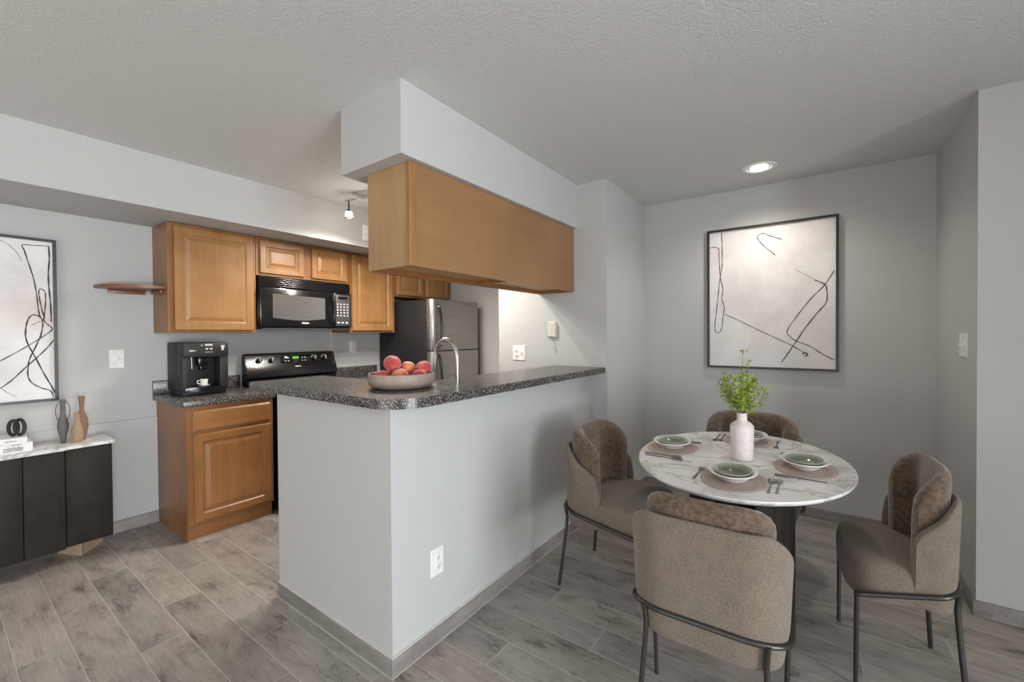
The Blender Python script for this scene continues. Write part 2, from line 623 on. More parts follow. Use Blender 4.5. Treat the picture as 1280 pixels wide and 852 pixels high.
# window frames in the openings behind the camera
b = NB()
for y in (-1.50, -.23, 1.05):
    bx(b, XE + .02, XE + .07, y, y + .05, .25, 2.35)
bx(b, XE + .02, XE + .07, -1.50, 1.10, .25, .30); bx(b, XE + .02, XE + .07, -1.50, 1.10, 2.30, 2.35)
o = struct('window_1', b, WHITE)
b = NB()
for x in (-2.75, -.93, .90):
    bx(b, x, x + .05, YE - .07, YE - .02, .3, 2.38)
bx(b, -2.75, .95, YE - .07, YE - .02, .3, .35); bx(b, -2.75, .95, YE - .07, YE - .02, 2.33, 2.38)
o = struct('window_2', b, WHITE)

# ------------------------------------------------------------------ bar top (L shaped, rounded outer corner)
ZT = 1.087


def arc(cx, cy, r, a0, a1, n=10):
    return [(cx + r * math.cos(a0 + (a1 - a0) * i / n), cy + r * math.sin(a0 + (a1 - a0) * i / n)) for i in range(n + 1)]


BX1, BX0, BY0 = -1.245, -1.66, 1.005
poly = [(-2.455, 1.43)] + arc(-2.43, BY0 + .025, .025, PI, 1.5 * PI, 4) + arc(BX1 - .16, BY0 + .16, .16, 1.5 * PI, 2 * PI, 12) + [(BX1, YW - .001), (BX0, YW - .001), (BX0, 1.43)]
b = NB(); prism(b, poly, ZU + .001, ZT, .004)
t_bar = obj('bar_counter', b, LAM, None)
tag(t_bar, 'dark speckled raised bar counter with a rounded corner on the half wall', 'counter')


# ------------------------------------------------------------------ cabinets
def door(parent, x, y0, y1, z0, z1, m=MAPLE_DOOR, fr=.055, name='door'):
    b = NB()
    rect_loft(b, x, y0, y1, z0, z1, [(0, 0), (0, .014), (.004, .019), (fr - .006, .019), (fr, .013), (fr + .006, .010), (fr + .012, .010), (fr + .036, .018), (fr + .040, .018)])
    return obj(name, b, m, parent, smooth=False)


def drawer_front(parent, x, y0, y1, z0, z1):
    b = NB()
    rect_loft(b, x, y0, y1, z0, z1, [(0, 0), (0, .012), (.012, .019), (.016, .019)])
    return obj('drawer', b, MAPLE_H, parent, smooth=False)


def base_cabinet(label, y0, y1, x0, x1, facing=1, mat=MAPLE):
    t = thing('base_cabinet', label, 'cabinet', (0, 0, 0))
    s = facing
    b = NB()
    xi, xo = (x0, x1) if s > 0 else (x1, x0)
    lo, hi = min(xi, xo), max(xi, xo)
    bx(b, lo, hi - .022 if s > 0 else hi, y0 + .002, y1 - .002, .102, .874, .0015)
    bx(b, lo, hi - .085, y0 + .002, y0 + .018, 0, .103)
    bx(b, lo, hi - .085, y1 - .018, y1 - .002, 0, .103)
    obj('body', b, mat, t, smooth=False)
    b = NB(); bx(b, hi - .045, hi - .030, y0 + .004, y1 - .004, 0, .101); obj('toe_kick', b, MAPLE_H, t, smooth=False)
    b = NB()
    for a, c in ((y0 + .001, y0 + .04), (y1 - .04, y1 - .001)):
        bx(b, hi - .022, hi, a, c, .102, .874, .001)
    for a, c in ((.102, .135), (.69, .72), (.845, .874)):
        bx(b, hi - .0215, hi - .0005, y0 + .04, y1 - .04, a, c, .001)
    obj('face_frame', b, MAPLE, t, smooth=False)
    drawer_front(t, hi, y0 + .028, y1 - .022, .712, .845)
    door(t, hi, y0 + .028, y1 - .022, .118, .690, mat)  # dimmer light down here painted in: darker wood than the wall cabinet doors
    return t


tA = base_cabinet('honey maple base cabinet under the coffee machine', .989, 1.520, XK, -3.295)
# plinth of the visible side reaches the floor at the front corner
b = NB(); bx(b, XK, -3.322, .985, .9905, 0, .874, .001); bx(b, -3.322, -3.297, .985, .9905, .0, .874, .001); obj('side_panel', b, MAPLE, tA, smooth=False)
base_cabinet('honey maple base cabinet between the black stove and the fridge', 2.352, 2.868, XK, -3.295)


def worktop(label, y0, y1):
    t = thing('worktop', label, 'counter')
    b = NB(); bx(b, XK, -3.268, y0, y1, .875, .914, .004); obj('slab', b, LAM, t)
    return t


worktop('dark speckled worktop under the coffee machine', .962, 1.532)
worktop('dark speckled worktop between the black stove and the fridge', 2.342, 2.872)

for lab, y0, y1 in (('dark speckled backsplash strip behind the coffee machine', .962, 1.532), ('dark speckled backsplash strip between the stove and the fridge', 2.342, 2.872)):
    b = NB(); bx(b, XK, XK + .019, y0, y1, .9145, 1.012, .003)
    tag(obj('backsplash', b, LAM, None), lab, 'backsplash')

# kitchen side of the bar: lower worktop with sink
t = thing('sink_base_cabinet', 'maple sink cabinet on the kitchen side of the bar, hidden behind the half wall', 'cabinet')
b = NB(); bx(b, -2.06, -2.04, 1.20, YW - .004, .10, .874); bx(b, -2.04, -1.476, 1.20, 1.22, .10, .874); bx(b, -2.04, -1.476, YW - .024, YW - .004, .10, .874); bx(b, -2.04, -1.476, 1.22, YW - .024, .10, .12); bx(b, -1.98, -1.96, 1.21, YW - .01, 0, .10); obj('body', b, MAPLE, t, smooth=False)
for k in range(3):
    y0 = 1.25 + k * .54
    b = NB(); rect_loft(b, 0, -y0 - .50, -y0, .12, .85, [(0, 0), (0, .014), (.05, .019), (.056, .010), (.10, .018)])
    o = obj('door', b, MAPLE_DOOR, t, smooth=False); o.rotation_euler = (0, 0, PI); o.location = (-2.06, 0, 0)
t = thing('sink_worktop', 'dark speckled low worktop around the sink behind the bar', 'counter')
b = NB()
bx(b, -2.10, -1.476, 1.195, 1.62, .875, .914); bx(b, -2.10, -1.476, 2.18, YW - .002, .875, .914)
bx(b, -2.10, -1.98, 1.62, 2.18, .875, .914); bx(b, -1.585, -1.476, 1.62, 2.18, .875, .914)
obj('slab', b, LAM, t, smooth=False)
b = NB()
rings = []
for ins, z in ((-.012, .9145), (.0, .917), (.012, .915), (.03, .80), (.045, .782)):
    x0, x1, y0, y1 = -1.98 + ins, -1.585 - ins, 1.62 + ins, 2.18 - ins
    rings.append([(x0, y0, z), (x1, y0, z), (x1, y1, z), (x0, y1, z)])
loft(b, rings, cap0=False)
tag(obj('kitchen_sink', b, STEEL, None), 'steel kitchen sink set in the low worktop behind the bar', 'sink')

# faucet
t = thing('kitchen_faucet', 'brushed nickel gooseneck faucet behind the fruit bowl', 'faucet', (-1.552, 1.655, .914))
b = NB(); lathe(b, [(.026, 0), (.026, .006), (.018, .012), (.016, .05), (.013, .058)], 20); obj('base', b, NICKEL, t)
b = NB()
# spout swings over the sink toward -X
pts = [(0, 0, .05), (0, 0, .20), (0, 0, .29)]
R = .082
for i in range(1, 13):
    a = PI * i / 12
    pts.append((-R + R * math.cos(a), 0, .29 + R * 1.22 * math.sin(a)))
pts += [(-2 * R - .008, 0, .24), (-2 * R - .022, 0, .17)]
tube(b, pts, .0115, 12); obj('spout', b, NICKEL, t)
b = NB(); tube(b, [(-2 * R - .021, 0, .178), (-2 * R - .030, 0, .13)], .0145, 12); obj('spray_head', b, NICKEL, t)
b = NB(); tube(b, [(0, .012, .04), (.0, .05, .055), (.0, .085, .075)], .006, 8); obj('lever', b, NICKEL, t)


# ------------------------------------------------------------------ wall cabinets
def wall_cabinet(label, y0, y1, z0, doors, x1=-3.580, fr=.055, side=True):
    t = thing('wall_cabinet', label, 'cabinet')
    b = NB(); bx(b, XK, x1 - .02, y0 + .001, y1 - .001, z0, ZC, .001); obj('body', b, MAPLE, t, smooth=False)
    b = NB()
    bx(b, x1 - .02, x1, y0 + .0005, y0 + .034, z0, ZC, .001); bx(b, x1 - .02, x1, y1 - .034, y1 - .0005, z0, ZC, .001)
    bx(b, x1 - .0195, x1 - .0005, y0 + .034, y1 - .034, z0, z0 + .03, .001)
    bx(b, x1 - .0195, x1 - .0005, y0 + .034, y1 - .034, ZC - .035, ZC, .001)
    if len(doors) > 1:
        m = (doors[0][1] + doors[1][0]) / 2
        bx(b, x1 - .0195, x1 - .0005, m - .04, m + .04, z0 + .03, ZC - .035, .001)
    obj('face_frame', b, MAPLE, t, smooth=False)
    for a, c in doors:
        door(t, x1, a, c, z0 + .018, ZC - .022, fr=fr)
    return t


wall_cabinet('tall maple wall cabinet above the coffee machine', .975, 1.536, 1.358, [(1.010, 1.512)])
wall_cabinet('low two-door maple wall cabinet above the microwave', 1.538, 2.356, 1.812, [(1.562, 1.915), (1.985, 2.322)], fr=.05)
wall_cabinet('tall maple wall cabinet between microwave and fridge', 2.358, 2.878, 1.358, [(2.376, 2.842)])
wall_cabinet('low two-door maple wall cabinet above the fridge', 2.880, 3.700, 1.735, [(2.91, 3.26), (3.32, 3.67)], fr=.05)

# rounded end shelf
t = thing('corner_shelf', 'rounded maple shelf on the wall beside the tall cabinet', 'shelf')
pl = [(XK, .973), (-3.60, .973)]
for i in range(1, 15):
    a = PI / 2 * i / 14
    pl.append((XK + .288 * math.cos(a) ** .75, .973 - .30 * math.sin(a) ** .85 if i < 14 else .665))
b = NB(); prism(b, [(XK, .665)] + [p for p in pl[::-1] if p[1] > .666], 1.655, 1.676, .004); obj('board', b, SHELFWOOD, t)
b = NB(); bx(b, XK, XK + .018, .735, .93, 1.628, 1.655, .002); obj('cleat', b, SHELFWOOD, t)
b = NB(); bx(b, XK + .03, -3.66, .957, .9745, 1.632, 1.655, .002); obj('cleat', b, SHELFWOOD, t)

# hung bar cabinet
CX1, CX0, CY0, CY1, CZ0 = -1.492, -1.800, 1.292, YW - .003, 1.645
t = thing('hanging_cabinet', 'large maple cabinet hung under the soffit above the bar', 'cabinet')
b = NB(); bx(b, CX0, CX1 - .0005, CY0 + .0, CY0 + .018, CZ0, ZS - .002, .001)
obj('end_panel', b, wood('maple_end_panel', (.31, .18, .08), (.40, .245, .115), (.46, .295, .145), 'z', .8, .42), t, smooth=False)
b = NB(); bx(b, CX1 - .012, CX1, CY0 + .034, CY1, CZ0, ZS - .002, .001); obj('back_panel', b, MAPLE_PANEL, t, smooth=False)
b = NB(); bx(b, CX1 - .02, CX1 + .004, CY0 - .004, CY0 + .034, CZ0 - .001, ZS - .002, .003); obj('corner_moulding', b, MAPLE_DOOR, t, smooth=False)
b = NB(); bx(b, CX0 + .02, CX1 - .014, CY0 + .019, CY1, CZ0 + .026, CZ0 + .04); obj('bottom_panel', b, MAPLE_IN, t, smooth=False)
b = NB(); bx(b, CX0, CX0 + .02, CY0 + .019, CY1, CZ0 - .001, ZS - .002, .001)
bx(b, CX0 + .02, CX1 - .014, 2.07, 2.095, CZ0, CZ0 + .026)
bx(b, CX0 + .02, CX1 - .014, CY1 - .02, CY1, CZ0, CZ0 + .026)
bx(b, CX0 + .02, CX1 - .014, CY0 + .019, CY1, ZS - .02, ZS - .002)
obj('face_frame', b, MAPLE, t, smooth=False)
for k in range(4):
    y0 = CY0 + .03 + k * .385
    b = NB(); rect_loft(b, 0, -y0 - .36, -y0, CZ0 + .015, ZS - .02, [(0, 0), (0, .014), (.05, .019), (.056, .010), (.09, .018)])
    o = obj('door', b, MAPLE_DOOR, t, smooth=False); o.rotation_euler = (0, 0, PI); o.location = (CX0, 0, 0)

# ------------------------------------------------------------------ microwave
MX, MY0, MY1, MZ0, MZ1 = -3.545, 1.548, 2.348, 1.392, 1.806
t = thing('microwave', 'black over-the-range microwave under the low maple cabinet', 'microwave')
b = NB(); bx(b, XK, MX - .03, MY0, MY1, MZ0, MZ1, .004); obj('body', b, BLACK, t)
b = NB()
for k in range(5):
    z = MZ1 - .012 - k * .015
    bx(b, MX - .032, MX - .004, MY0 + .006, MY1 - .006, z - .006, z + .004, .002)
bx(b, MX - .034, MX - .018, MY0 + .003, MY1 - .003, MZ1 - .082, MZ1 - .003)
obj('vent_grille', b, BLACK, t)
yd = MY1 - .175
b = NB(); bx(b, MX - .03, MX + .004, MY0, yd, MZ0 + .014, MZ1 - .088, .008); d = obj('door', b, BLACK, t)
b = NB()
wy0, wy1, wz0, wz1 = MY0 + .095, yd - .085, MZ0 + .085, MZ1 - .135
outl = [(wy0, wz1), (wy1, wz1 - .012)] + [(wy1 + (wy0 - wy1) * i / 10, wz0 - .018 * math.sin(PI * i / 10)) for i in range(11)]
v0 = [b.verts.new((MX + .0035, y, z)) for y, z in outl]; v1 = [b.verts.new((MX + .0065, y, z)) for y, z in outl]
b.faces.new(v0[::-1]); b.faces.new(v1)
for i in range(len(outl)):
    j = (i + 1) % len(outl)
    b.faces.new((v0[i], v0[j], v1[j], v1[i]))
obj('window', b, MW_GLASS, d, smooth=False)
b = NB(); bx(b, MX + .004, MX + .0065, MY0 + .33, MY0 + .39, MZ0 + .040, MZ0 + .051, .001); obj('badge', b, WHITE, d)
b = NB(); tube(b, spline([(MX, yd - .028, MZ1 - .11), (MX + .035, yd - .020, MZ1 - .16), (MX + .045, yd - .017, MZ0 + .16), (MX + .035, yd - .020, MZ0 + .075), (MX, yd - .028, MZ0 + .035)], 6), .013, 10); obj('handle', b, BLACK, d)
b = NB(); bx(b, MX - .03, MX + .003, yd + .002, MY1, MZ0 + .014, MZ1 - .088, .003); p = obj('control_panel', b, BLACK, t)
b = NB(); bx(b, MX + .002, MX + .0045, yd + .018, MY1 - .014, MZ0 + .03, MZ1 - .105, .001); obj('keypad', b, PANEL_GREY, p)
b = NB(); bx(b, MX + .004, MX + .006, yd + .045, MY1 - .04, MZ1 - .145, MZ1 - .12); obj('display', b, BLACK_GLASS, p)
for r in range(5):
    for c in range(4):
        yy = yd + .036 + c * .033; zz = MZ1 - .19 - r * .026
        b = NB(); bx(b, MX + .004, MX + .0062, yy - .007, yy + .007, zz - .005, zz + .005, .001); obj('button', b, WHITE, p)
for c in range(3):
    yy = yd + .042 + c * .042
    b = NB(); bx(b, MX + .004, MX + .0062, yy - .011, yy + .011, MZ0 + .05, MZ0 + .062, .001); obj('button', b, WHITE, p)
b = NB(); bx(b, XK + .05, MX - .01, MY0 + .02, MY1 - .02, MZ0 - .006, MZ0 + .002); obj('underside', b, PANEL_GREY, t)

# ------------------------------------------------------------------ stove
SY0, SY1 = 1.545, 2.337
t = thing('stove', 'black freestanding electric range with a tall control backguard', 'stove')
b = NB(); bx(b, XK + .012, -3.285, SY0, SY1, .02, .905, .003)
for yy in (SY0 + .04, SY1 - .08):
    for xx in (XK + .04, -3.36):
        bx(b, xx, xx + .04, yy, yy + .04, 0, .03)
obj('body', b, BLACK, t)
b = NB(); bx(b, XK + .02, -3.262, SY0 - .004, SY1 + .004, .905, .921, .005); ct = obj('cooktop', b, BLACK_GLASS, t)
for (xx, yy, r) in ((-3.72, SY0 + .19, .075), (-3.72, SY1 - .19, .095), (-3.44, SY0 + .19, .095), (-3.44, SY1 - .19, .075)):
    b = NB(); lathe(b, [(r - .004, .9205), (r - .004, .9220), (r, .9220), (r, .9205)], 32, (xx, yy, 0)); obj('burner_ring', b, PANEL_GREY, ct)
b = NB()
prof = [(XK + .012, .915), (XK + .012, 1.150), (XK + .022, 1.176), (XK + .045, 1.183), (XK + .066, 1.168), (XK + .082, 1.10), (XK + .115, 1.045), (XK + .118, .985), (XK + .100, .965), (XK + .100, .921)]
rings = []
for y, q in ((SY0, .985), (SY0 + .012, 1.0), (SY1 - .012, 1.0), (SY1, .985)):
    cx = sum(a for a, _ in prof) / len(prof); cz = 1.05
    rings.append([(cx + (a - cx) * q, y, cz + (z - cz) * q) for a, z in prof])
loft(b, rings); bg = obj('backguard', b, BLACK, t)


def on_guard(zz, off):
    # front of the sloped control face
    x = XK + .066 + (1.168 - zz) / (1.168 - 1.10) * .016 if zz > 1.10 else XK + .082 + (1.10 - zz) / .055 * .033
    return x + off


for yy in (SY0 + .105, SY0 + .205, SY1 - .205, SY1 - .105):
    b = NB(); lathe(b, [(.021, 0), (.021, .012), (.017, .022), (.008, .024)], 20)
    bx(b, -.004, .004, -.019, .019, .015, .028, .002)
    k = obj('knob', b, BLACK, t); k.location = (on_guard(1.122, -.001), yy, 1.122); k.rotation_euler = (0, math.radians(76), 0)
    b = NB(); tube(b, [(.030 * math.cos(a), .030 * math.sin(a), .002) for a in [1.9 + i * .25 for i in range(11)]], .0022, 6)
    obj('dial_marking', b, WHITE, k)
    b = NB(); bx(b, -.016, .014, -.0022, .0022, .0275, .0295); obj('pointer', b, WHITE, k)
b = NB(); bx(b, -.034, .034, -.135, .135, 0, .004, .001); p = obj('control_plate', b, BLACK_GLASS, t); p.location = (on_guard(1.122, 0), (SY0 + SY1) / 2 + .02, 1.122); p.rotation_euler = (0, math.radians(76), 0)
b = NB(); bx(b, -.024, -.004, -.030, .026, .003, .006); obj('display', b, LED, p)
for yy in (-.095, -.068, .056, .083):
    for xx in (-.012, .014):
        b = NB(); bx(b, xx - .004, xx + .004, yy - .006, yy + .006, .003, .006, .001); obj('button', b, WHITE, p)
b = NB(); bx(b, on_guard(1.06, 0) - .004, on_guard(1.06, 0) + .003, (SY0 + SY1) / 2 - .0, (SY0 + SY1) / 2 + .05, 1.056, 1.064, .001); obj('badge', b, WHITE, bg)
b = NB(); bx(b, -3.285, -3.255, SY0 + .004, SY1 - .004, .26, .80, .006); d = obj('oven_door', b, BLACK, t)
b = NB(); bx(b, -3.256, -3.252, SY0 + .14, SY1 - .14, .36, .66); obj('window', b, BLACK_GLASS, d)
b = NB(); tube(b, [(-3.258, SY0 + .07, .765), (-3.215, SY0 + .07, .768), (-3.215, SY1 - .07, .768), (-3.258, SY1 - .07, .765)], .012, 10); obj('handle', b, BLACK, d)
b = NB(); bx(b, -3.285, -3.258, SY0 + .004, SY1 - .004, .06, .25, .005); obj('drawer', b, BLACK, t)

# ------------------------------------------------------------------ fridge
FY0, FY1, FX, FZ = 2.905, 3.60, -3.05, 1.680
t = thing('fridge', 'black sided fridge with stainless top-freezer doors', 'fridge')
b = NB(); bx(b, XK + .02, FX - .085, FY0 + .003, FY1 - .003, .03, FZ, .006)
bx(b, XK + .1, FX - .12, FY0 + .03, FY1 - .03, 0, .03)
obj('body', b, BLACK_MATT, t)
for nm, z0, z1 in (('freezer_door', 1.176, FZ + .004), ('fridge_door', .10, 1.166)):
    b = NB()
    sec = [(FX - .075, FY0)] + arc(FX - .045, FY0 + .045, .045, PI * 1.02, PI * 1.5, 6)[:0] + [(FX - .045, FY0), (FX - .018, FY0 + .008), (FX - .004, FY0 + .028), (FX, FY0 + .06), (FX, FY1 - .02), (FX - .006, FY1 - .004), (FX - .03, FY1), (FX - .075, FY1)]
    prism(b, sec, z0, z1, .003)
    d = obj(nm, b, STEEL, t)
    b = NB()
    zz0, zz1 = (1.20, FZ - .05) if nm == 'freezer_door' else (.62, 1.145)
    tube(b, spline([(FX - .006, FY0 + .075, zz1), (FX + .022, FY0 + .082, zz1 - .05), (FX + .040, FY0 + .088, (zz0 + zz1) / 2), (FX + .030, FY0 + .086, zz0 + .05), (FX - .004, FY0 + .080, zz0)], 6), .013, 10)
    obj('handle', b, BLACK, d)
b = NB(); bx(b, FX - .08, FX - .078, FY1 - .002, FY1 + .012, .10, FZ - .02); obj('gasket_shadow', b, BLACK_MATT, t)  # dark strip past the door edge stands in for the shadow there

# ------------------------------------------------------------------ wall plates


def plate(name, label, cat, m, loc, normal, w_, h_, build):
    rz = {'x': 0, '-x': PI, '-y': -PI / 2}[normal]
    t = thing(name, label, cat, loc, rz)
    b = NB(); rect_loft(b, 0, -w_ / 2, w_ / 2, -h_ / 2, h_ / 2, [(0, 0), (0, .003), (.003, .006), (.004, .006)]); p = obj('plate', b, m, t, smooth=False)
    build(t)
    return t


def toggle(t, y=0, z=0, m=WHITE):
    b = NB(); bx(b, .004, .007, y - .006, y + .006, z - .013, z + .013, .001); bx(b, .006, .016, y - .004, y + .004, z - .002, z + .010, .001); obj('toggle', b, m, t)


def sockets(t, y=0):
    for z in (-.02, .02):
        b = NB(); lathe(b, [(.0165, 0), (.0165, .008), (.015, .009)], 20); o = obj('socket', b, WHITE, t); o.rotation_euler = (0, PI / 2, 0); o.location = (0, y, z)
        b = NB()
        bx(b, -.004, .004, -.0065, -.0045, .0085, .0095); bx(b, -.004, .004, .0045, .0065, .0085, .0095); bx(b, .007, .010, -.0015, .0015, .0085, .0095)
        obj('slots', b, DARKSLOT, o)


plate('light_switch', 'white cable wall plate beside the tall maple cabinet', 'wall plate', WHITE, (XK, .776, 1.182), 'x', .078, .128, lambda t: toggle(t))
plate('power_outlet', 'pale outlet on the kitchen wall above the far worktop', 'outlet', WHITE, (XK, 2.587, 1.215), 'x', .075, .118, lambda t: sockets(t))
plate('power_outlet', 'white double outlet low on the grey half wall', 'outlet', WHITE, (XP, 1.294, .347), 'x', .074, .118, lambda t: sockets(t))
plate('light_switch', 'white two-gang wall plate with a switch just above the bar', 'light switch', WHITE, (-2.002, YW, 1.177), '-y', .125, .122, lambda t: (toggle(t, .028), sockets(t, -.024)))
plate('light_switch', 'slim pale switch on the narrow alcove wall', 'light switch', WHITE, (XR, 3.083, 1.258), '-x', .125, .122, lambda t: (toggle(t, .024), toggle(t, -.024)))
t = plate('phone_jack', 'ivory phone jack with a dangling wire above the bar', 'phone jack', IVORY, (-1.684, YW, 1.366), '-y', .078, .125, lambda t: toggle(t, 0, 0, DARKSLOT))
b = NB(); rect_loft(b, 0, -.036, .036, -.058, .058, [(0, .004), (0, .018), (.004, .022), (.005, .022)]); obj('box', b, IVORY, t, smooth=False)
b = NB(); tube(b, spline([(.008, 0, -.058), (.012, .0, -.085), (.006, .018, -.11), (.008, .022, -.15), (.010, .03, -.168), (.010, .004, -.135)], 5), .0022, 6); obj('wire', b, IVORY, t)
# small grille on the kitchen soffit
t = thing('air_vent', 'small white vent plate on the kitchen soffit', 'vent', (-3.283, 2.375, 2.243))
b = NB(); rect_loft(b, 0, -.075, .075, -.07, .07, [(0, 0), (0, .008), (.006, .012), (.008, .012)]); obj('cover', b, WHITE, t, smooth=False)
b = NB()
for k in range(4):
    bx(b, .011, .0135, .005, .062, -.036 + k * .02, -.026 + k * .02)
obj('slots', b, DARKSLOT, t)

# ------------------------------------------------------------------ ceiling lights
t = thing('track_light', 'brushed nickel kitchen track light with glass spotlights', 'ceiling light', (-2.62, 2.16, H))
LR = math.radians(28)
dirv = Vector((math.cos(LR), math.sin(LR), 0)); perp = Vector((-math.sin(LR), math.cos(LR), 0))
b = NB(); lathe(b, [(.30, 0), (.30, -.012), (.285, -.020), (.0001, -.021)], 40, sx=1.25, sy=.28); o = obj('canopy', b, NICKEL, t); o.rotation_euler = (0, 0, LR)
b = NB(); bar = [dirv * (s * .44) + perp * (.05 * math.sin(s * PI)) + Vector((0, 0, -.055)) for s in [i / 16 - 1 for i in range(33)]]
tube(b, bar, .007, 8); obj('bar', b, NICKEL, t)
b = NB()
for s in (-.3, .3):
    p = dirv * (s * .44) + perp * (.05 * math.sin(s * PI)); tube(b, [p + Vector((0, 0, -.018)), p + Vector((0, 0, -.056))], .006, 8)
obj('standoff', b, NICKEL, t)
heads = []
for s in (-.92, -.32, .32, .92):
    p = dirv * (s * .44) + perp * (.05 * math.sin(s * PI))
    b = NB(); tube(b, [(0, 0, -.058), (0, 0, -.128)], .006, 8); lathe(b, [(.006, -.125), (.012, -.130), (.020, -.142), (.021, -.146)], 16); h_ = obj('spotlight', b, CHROME_DARK, t); h_.location = p
    b = NB(); lathe(b, [(.021, -.146), (.027, -.165), (.029, -.192), (.001, -.193)], 16); obj('glass_shade', b, GLOW, h_)
    b = NB(); lathe(b, [(.029, -.190), (.0315, -.191), (.0315, -.199), (.029, -.200)], 16); obj('trim_ring', b, CHROME_DARK, h_)
    heads.append(Vector(t.location) + p)
for i, p in enumerate(heads):
    l = bpy.data.lights.new('spot_bulb', 'SPOT'); l.energy = 34; l.spot_size = math.radians(172); l.spot_blend = .7; l.color = (1, .93, .84); l.shadow_soft_size = .03
    o = bpy.data.objects.new('spot_bulb', l); COL.objects.link(o); o.location = p + Vector((0, 0, -.215))

for p in heads:
    l = bpy.data.lights.new('shade_glow', 'POINT'); l.energy = 1.5; l.color = (1, .93, .84); l.shadow_soft_size = .03
    o = bpy.data.objects.new('shade_glow', l); COL.objects.link(o); o.location = p + Vector((0, 0, -.235))

t = thing('recessed_downlight', 'recessed round downlight glowing in the dining alcove ceiling', 'ceiling light', (-.322, 3.303, H))
b = NB(); lathe(b, [(.072, -.001), (.076, -.006), (.100, -.006), (.104, 0)], 40); lathe(b, [(.0001, -.0015), (.078, -.0015), (.078, -.0005), (.0001, -.0005)], 40); obj('trim_ring', b, WHITE, t)
b = NB(); lathe(b, [(.0001, -.020), (.032, -.017), (.048, -.008), (.052, -.002), (.0001, -.0018)], 32); o = obj('bulb', b, GLOW, t)
l = bpy.data.lights.new('downlight_bulb', 'SPOT'); l.energy = 26; l.color = (1, .92, .82); l.shadow_soft_size = .05; l.spot_size = math.radians(150); l.spot_blend = .9
o = bpy.data.objects.new('downlight_bulb', l); COL.objects.link(o); o.location = (-.322, 3.303, H - .045)

# ------------------------------------------------------------------ coffee machine
t = thing('coffee_machine', 'black bean-to-cup coffee machine on the worktop', 'coffee machine', (-3.70, 1.185, .914))
b = NB()
bx(b, -.12, .13, -.135, .135, 0, .030, .006)
obj('base', b, BLACK_MATT, t)
b = NB()
bx(b, -.16, .045, -.140, .140, .030, .375, .010)
bx(b, .04, .15, -.140, -.095, .030, .29, .006)
bx(b, .04, .15, .085, .140, .030, .29, .006)
bx(b, .04, .165, -.140, .140, .27, .375, .012)
obj('body', b, BLACK_MATT, t)
b = NB(); sec = [(.02, -.135), (.15, -.135)] + [(.165 + .02 * math.sin(PI * i / 8), -.13 + .26 * i / 8) for i in range(9)] + [(.15, .135), (.02, .135)]
prism(b, sec, .030, .060, .004); obj('drip_tray', b, BLACK, t)
b = NB(); bx(b, .05, .120, -.040, .030, .205, .275, .010); bx(b, .07, .105, -.024, .014, .175, .208, .004); obj('coffee_spout', b, BLACK, t)
b = NB(); tube(b, [(.135, -.085, .285), (.138, -.083, .19)], .005, 8); obj('steam_wand', b, NICKEL, t)
PRINT = plain('pale_print', (.55, .54, .52), .5)
for nm, y0, y1, z0, z1 in (('rotary_mark', -.105, -.080, .312, .322), ('rotary_mark', -.080, -.065, .314, .318), ('indicator', -.035, -.025, .350, .358), ('indicator', -.012, .035, .350, .362),
                           ('button', -.008, .008, .322, .334), ('button', .018, .034, .322, .334), ('indicator', -.010, -.003, .302, .308), ('indicator', .003, .010, .302, .308), ('indicator', .016, .023, .302, .308), ('indicator', .029, .036, .302, .308)):
    b = NB(); bx(b, .164, .1665, y0, y1, z0, z1, .0006); obj(nm, b, PRINT, t)
b = NB(); prism(b, [(.085, .352), (.112, .352), (.106, .330), (.105, .316), (.092, .316), (.091, .330)], .164, .1665)
o = obj('cup_emblem', b, PRINT, t); o.matrix_local = Matrix(((0, 0, 1, 0), (1, 0, 0, 0), (0, 1, 0, 0), (0, 0, 0, 1)))
CM = Vector((-3.70, 1.185, .914))
b = NB(); lathe(b, [(.0001, 0), (.020, 0), (.034, .006), (.037, .010), (.034, .009), (.018, .004), (.0001, .004)], 28)
o = obj('saucer', b, CERAMIC, None); o.location = CM + Vector((.118, -.005, .0605)); tag(o, 'small white saucer on the coffee machine tray', 'saucer')
t = thing('espresso_cup', 'small white espresso cup under the coffee machine spout', 'cup', CM + Vector((.118, -.005, .0650)))
b = NB(); lathe(b, [(.0001, 0), (.014, 0), (.021, .010), (.025, .045), (.0225, .045), (.018, .012), (.0001, .006)], 28); obj('body', b, CERAMIC, t)
b = NB(); tube(b, spline([(0, -.022, .036), (0, -.038, .036), (0, -.040, .020), (0, -.020, .012)], 5), .003, 8); obj('handle', b, CERAMIC, t)

# ------------------------------------------------------------------ fruit bowl and peaches
BC = Vector((-1.575, 1.305, ZT))
b = NB(); lathe(b, [(.0001, 0), (.105, 0), (.128, .006), (.142, .022), (.146, .045), (.143, .066), (.140, .068), (.136, .066), (.136, .045), (.128, .022), (.10, .014), (.0001, .014)], 56, sx=1.03, sy=1.06)
o = obj('fruit_bowl', b, BOWLWOOD, None); o.location = BC; tag(o, 'shallow pale wooden bowl of peaches on the bar', 'bowl')


def peach_mat():
    t = NT('peach_skin')
    tc = t.n('ShaderNodeTexCoord')
    oi = t.n('ShaderNodeObjectInfo')
    ad = t.n('ShaderNodeVectorMath', operation='ADD')
    t.l(tc.outputs['Object'], ad.inputs[0])
    cb = t.n('ShaderNodeCombineXYZ')
    t.l(t.math('MULTIPLY', oi.outputs['Random'], 9.0), cb.inputs[0])
    t.l(cb.outputs[0], ad.inputs[1])
    f = t.noise(ad.outputs[0], 16, 3, .5)
    c = t.ramp(f, [(.30, (.34, .035, .045)), (.48, (.55, .085, .075)), (.62, (.66, .19, .11)), (.74, (.78, .42, .12))])
    return t.set(c, .75, 0, .25, Sheen_Weight=.4)


PEACH = peach_mat()


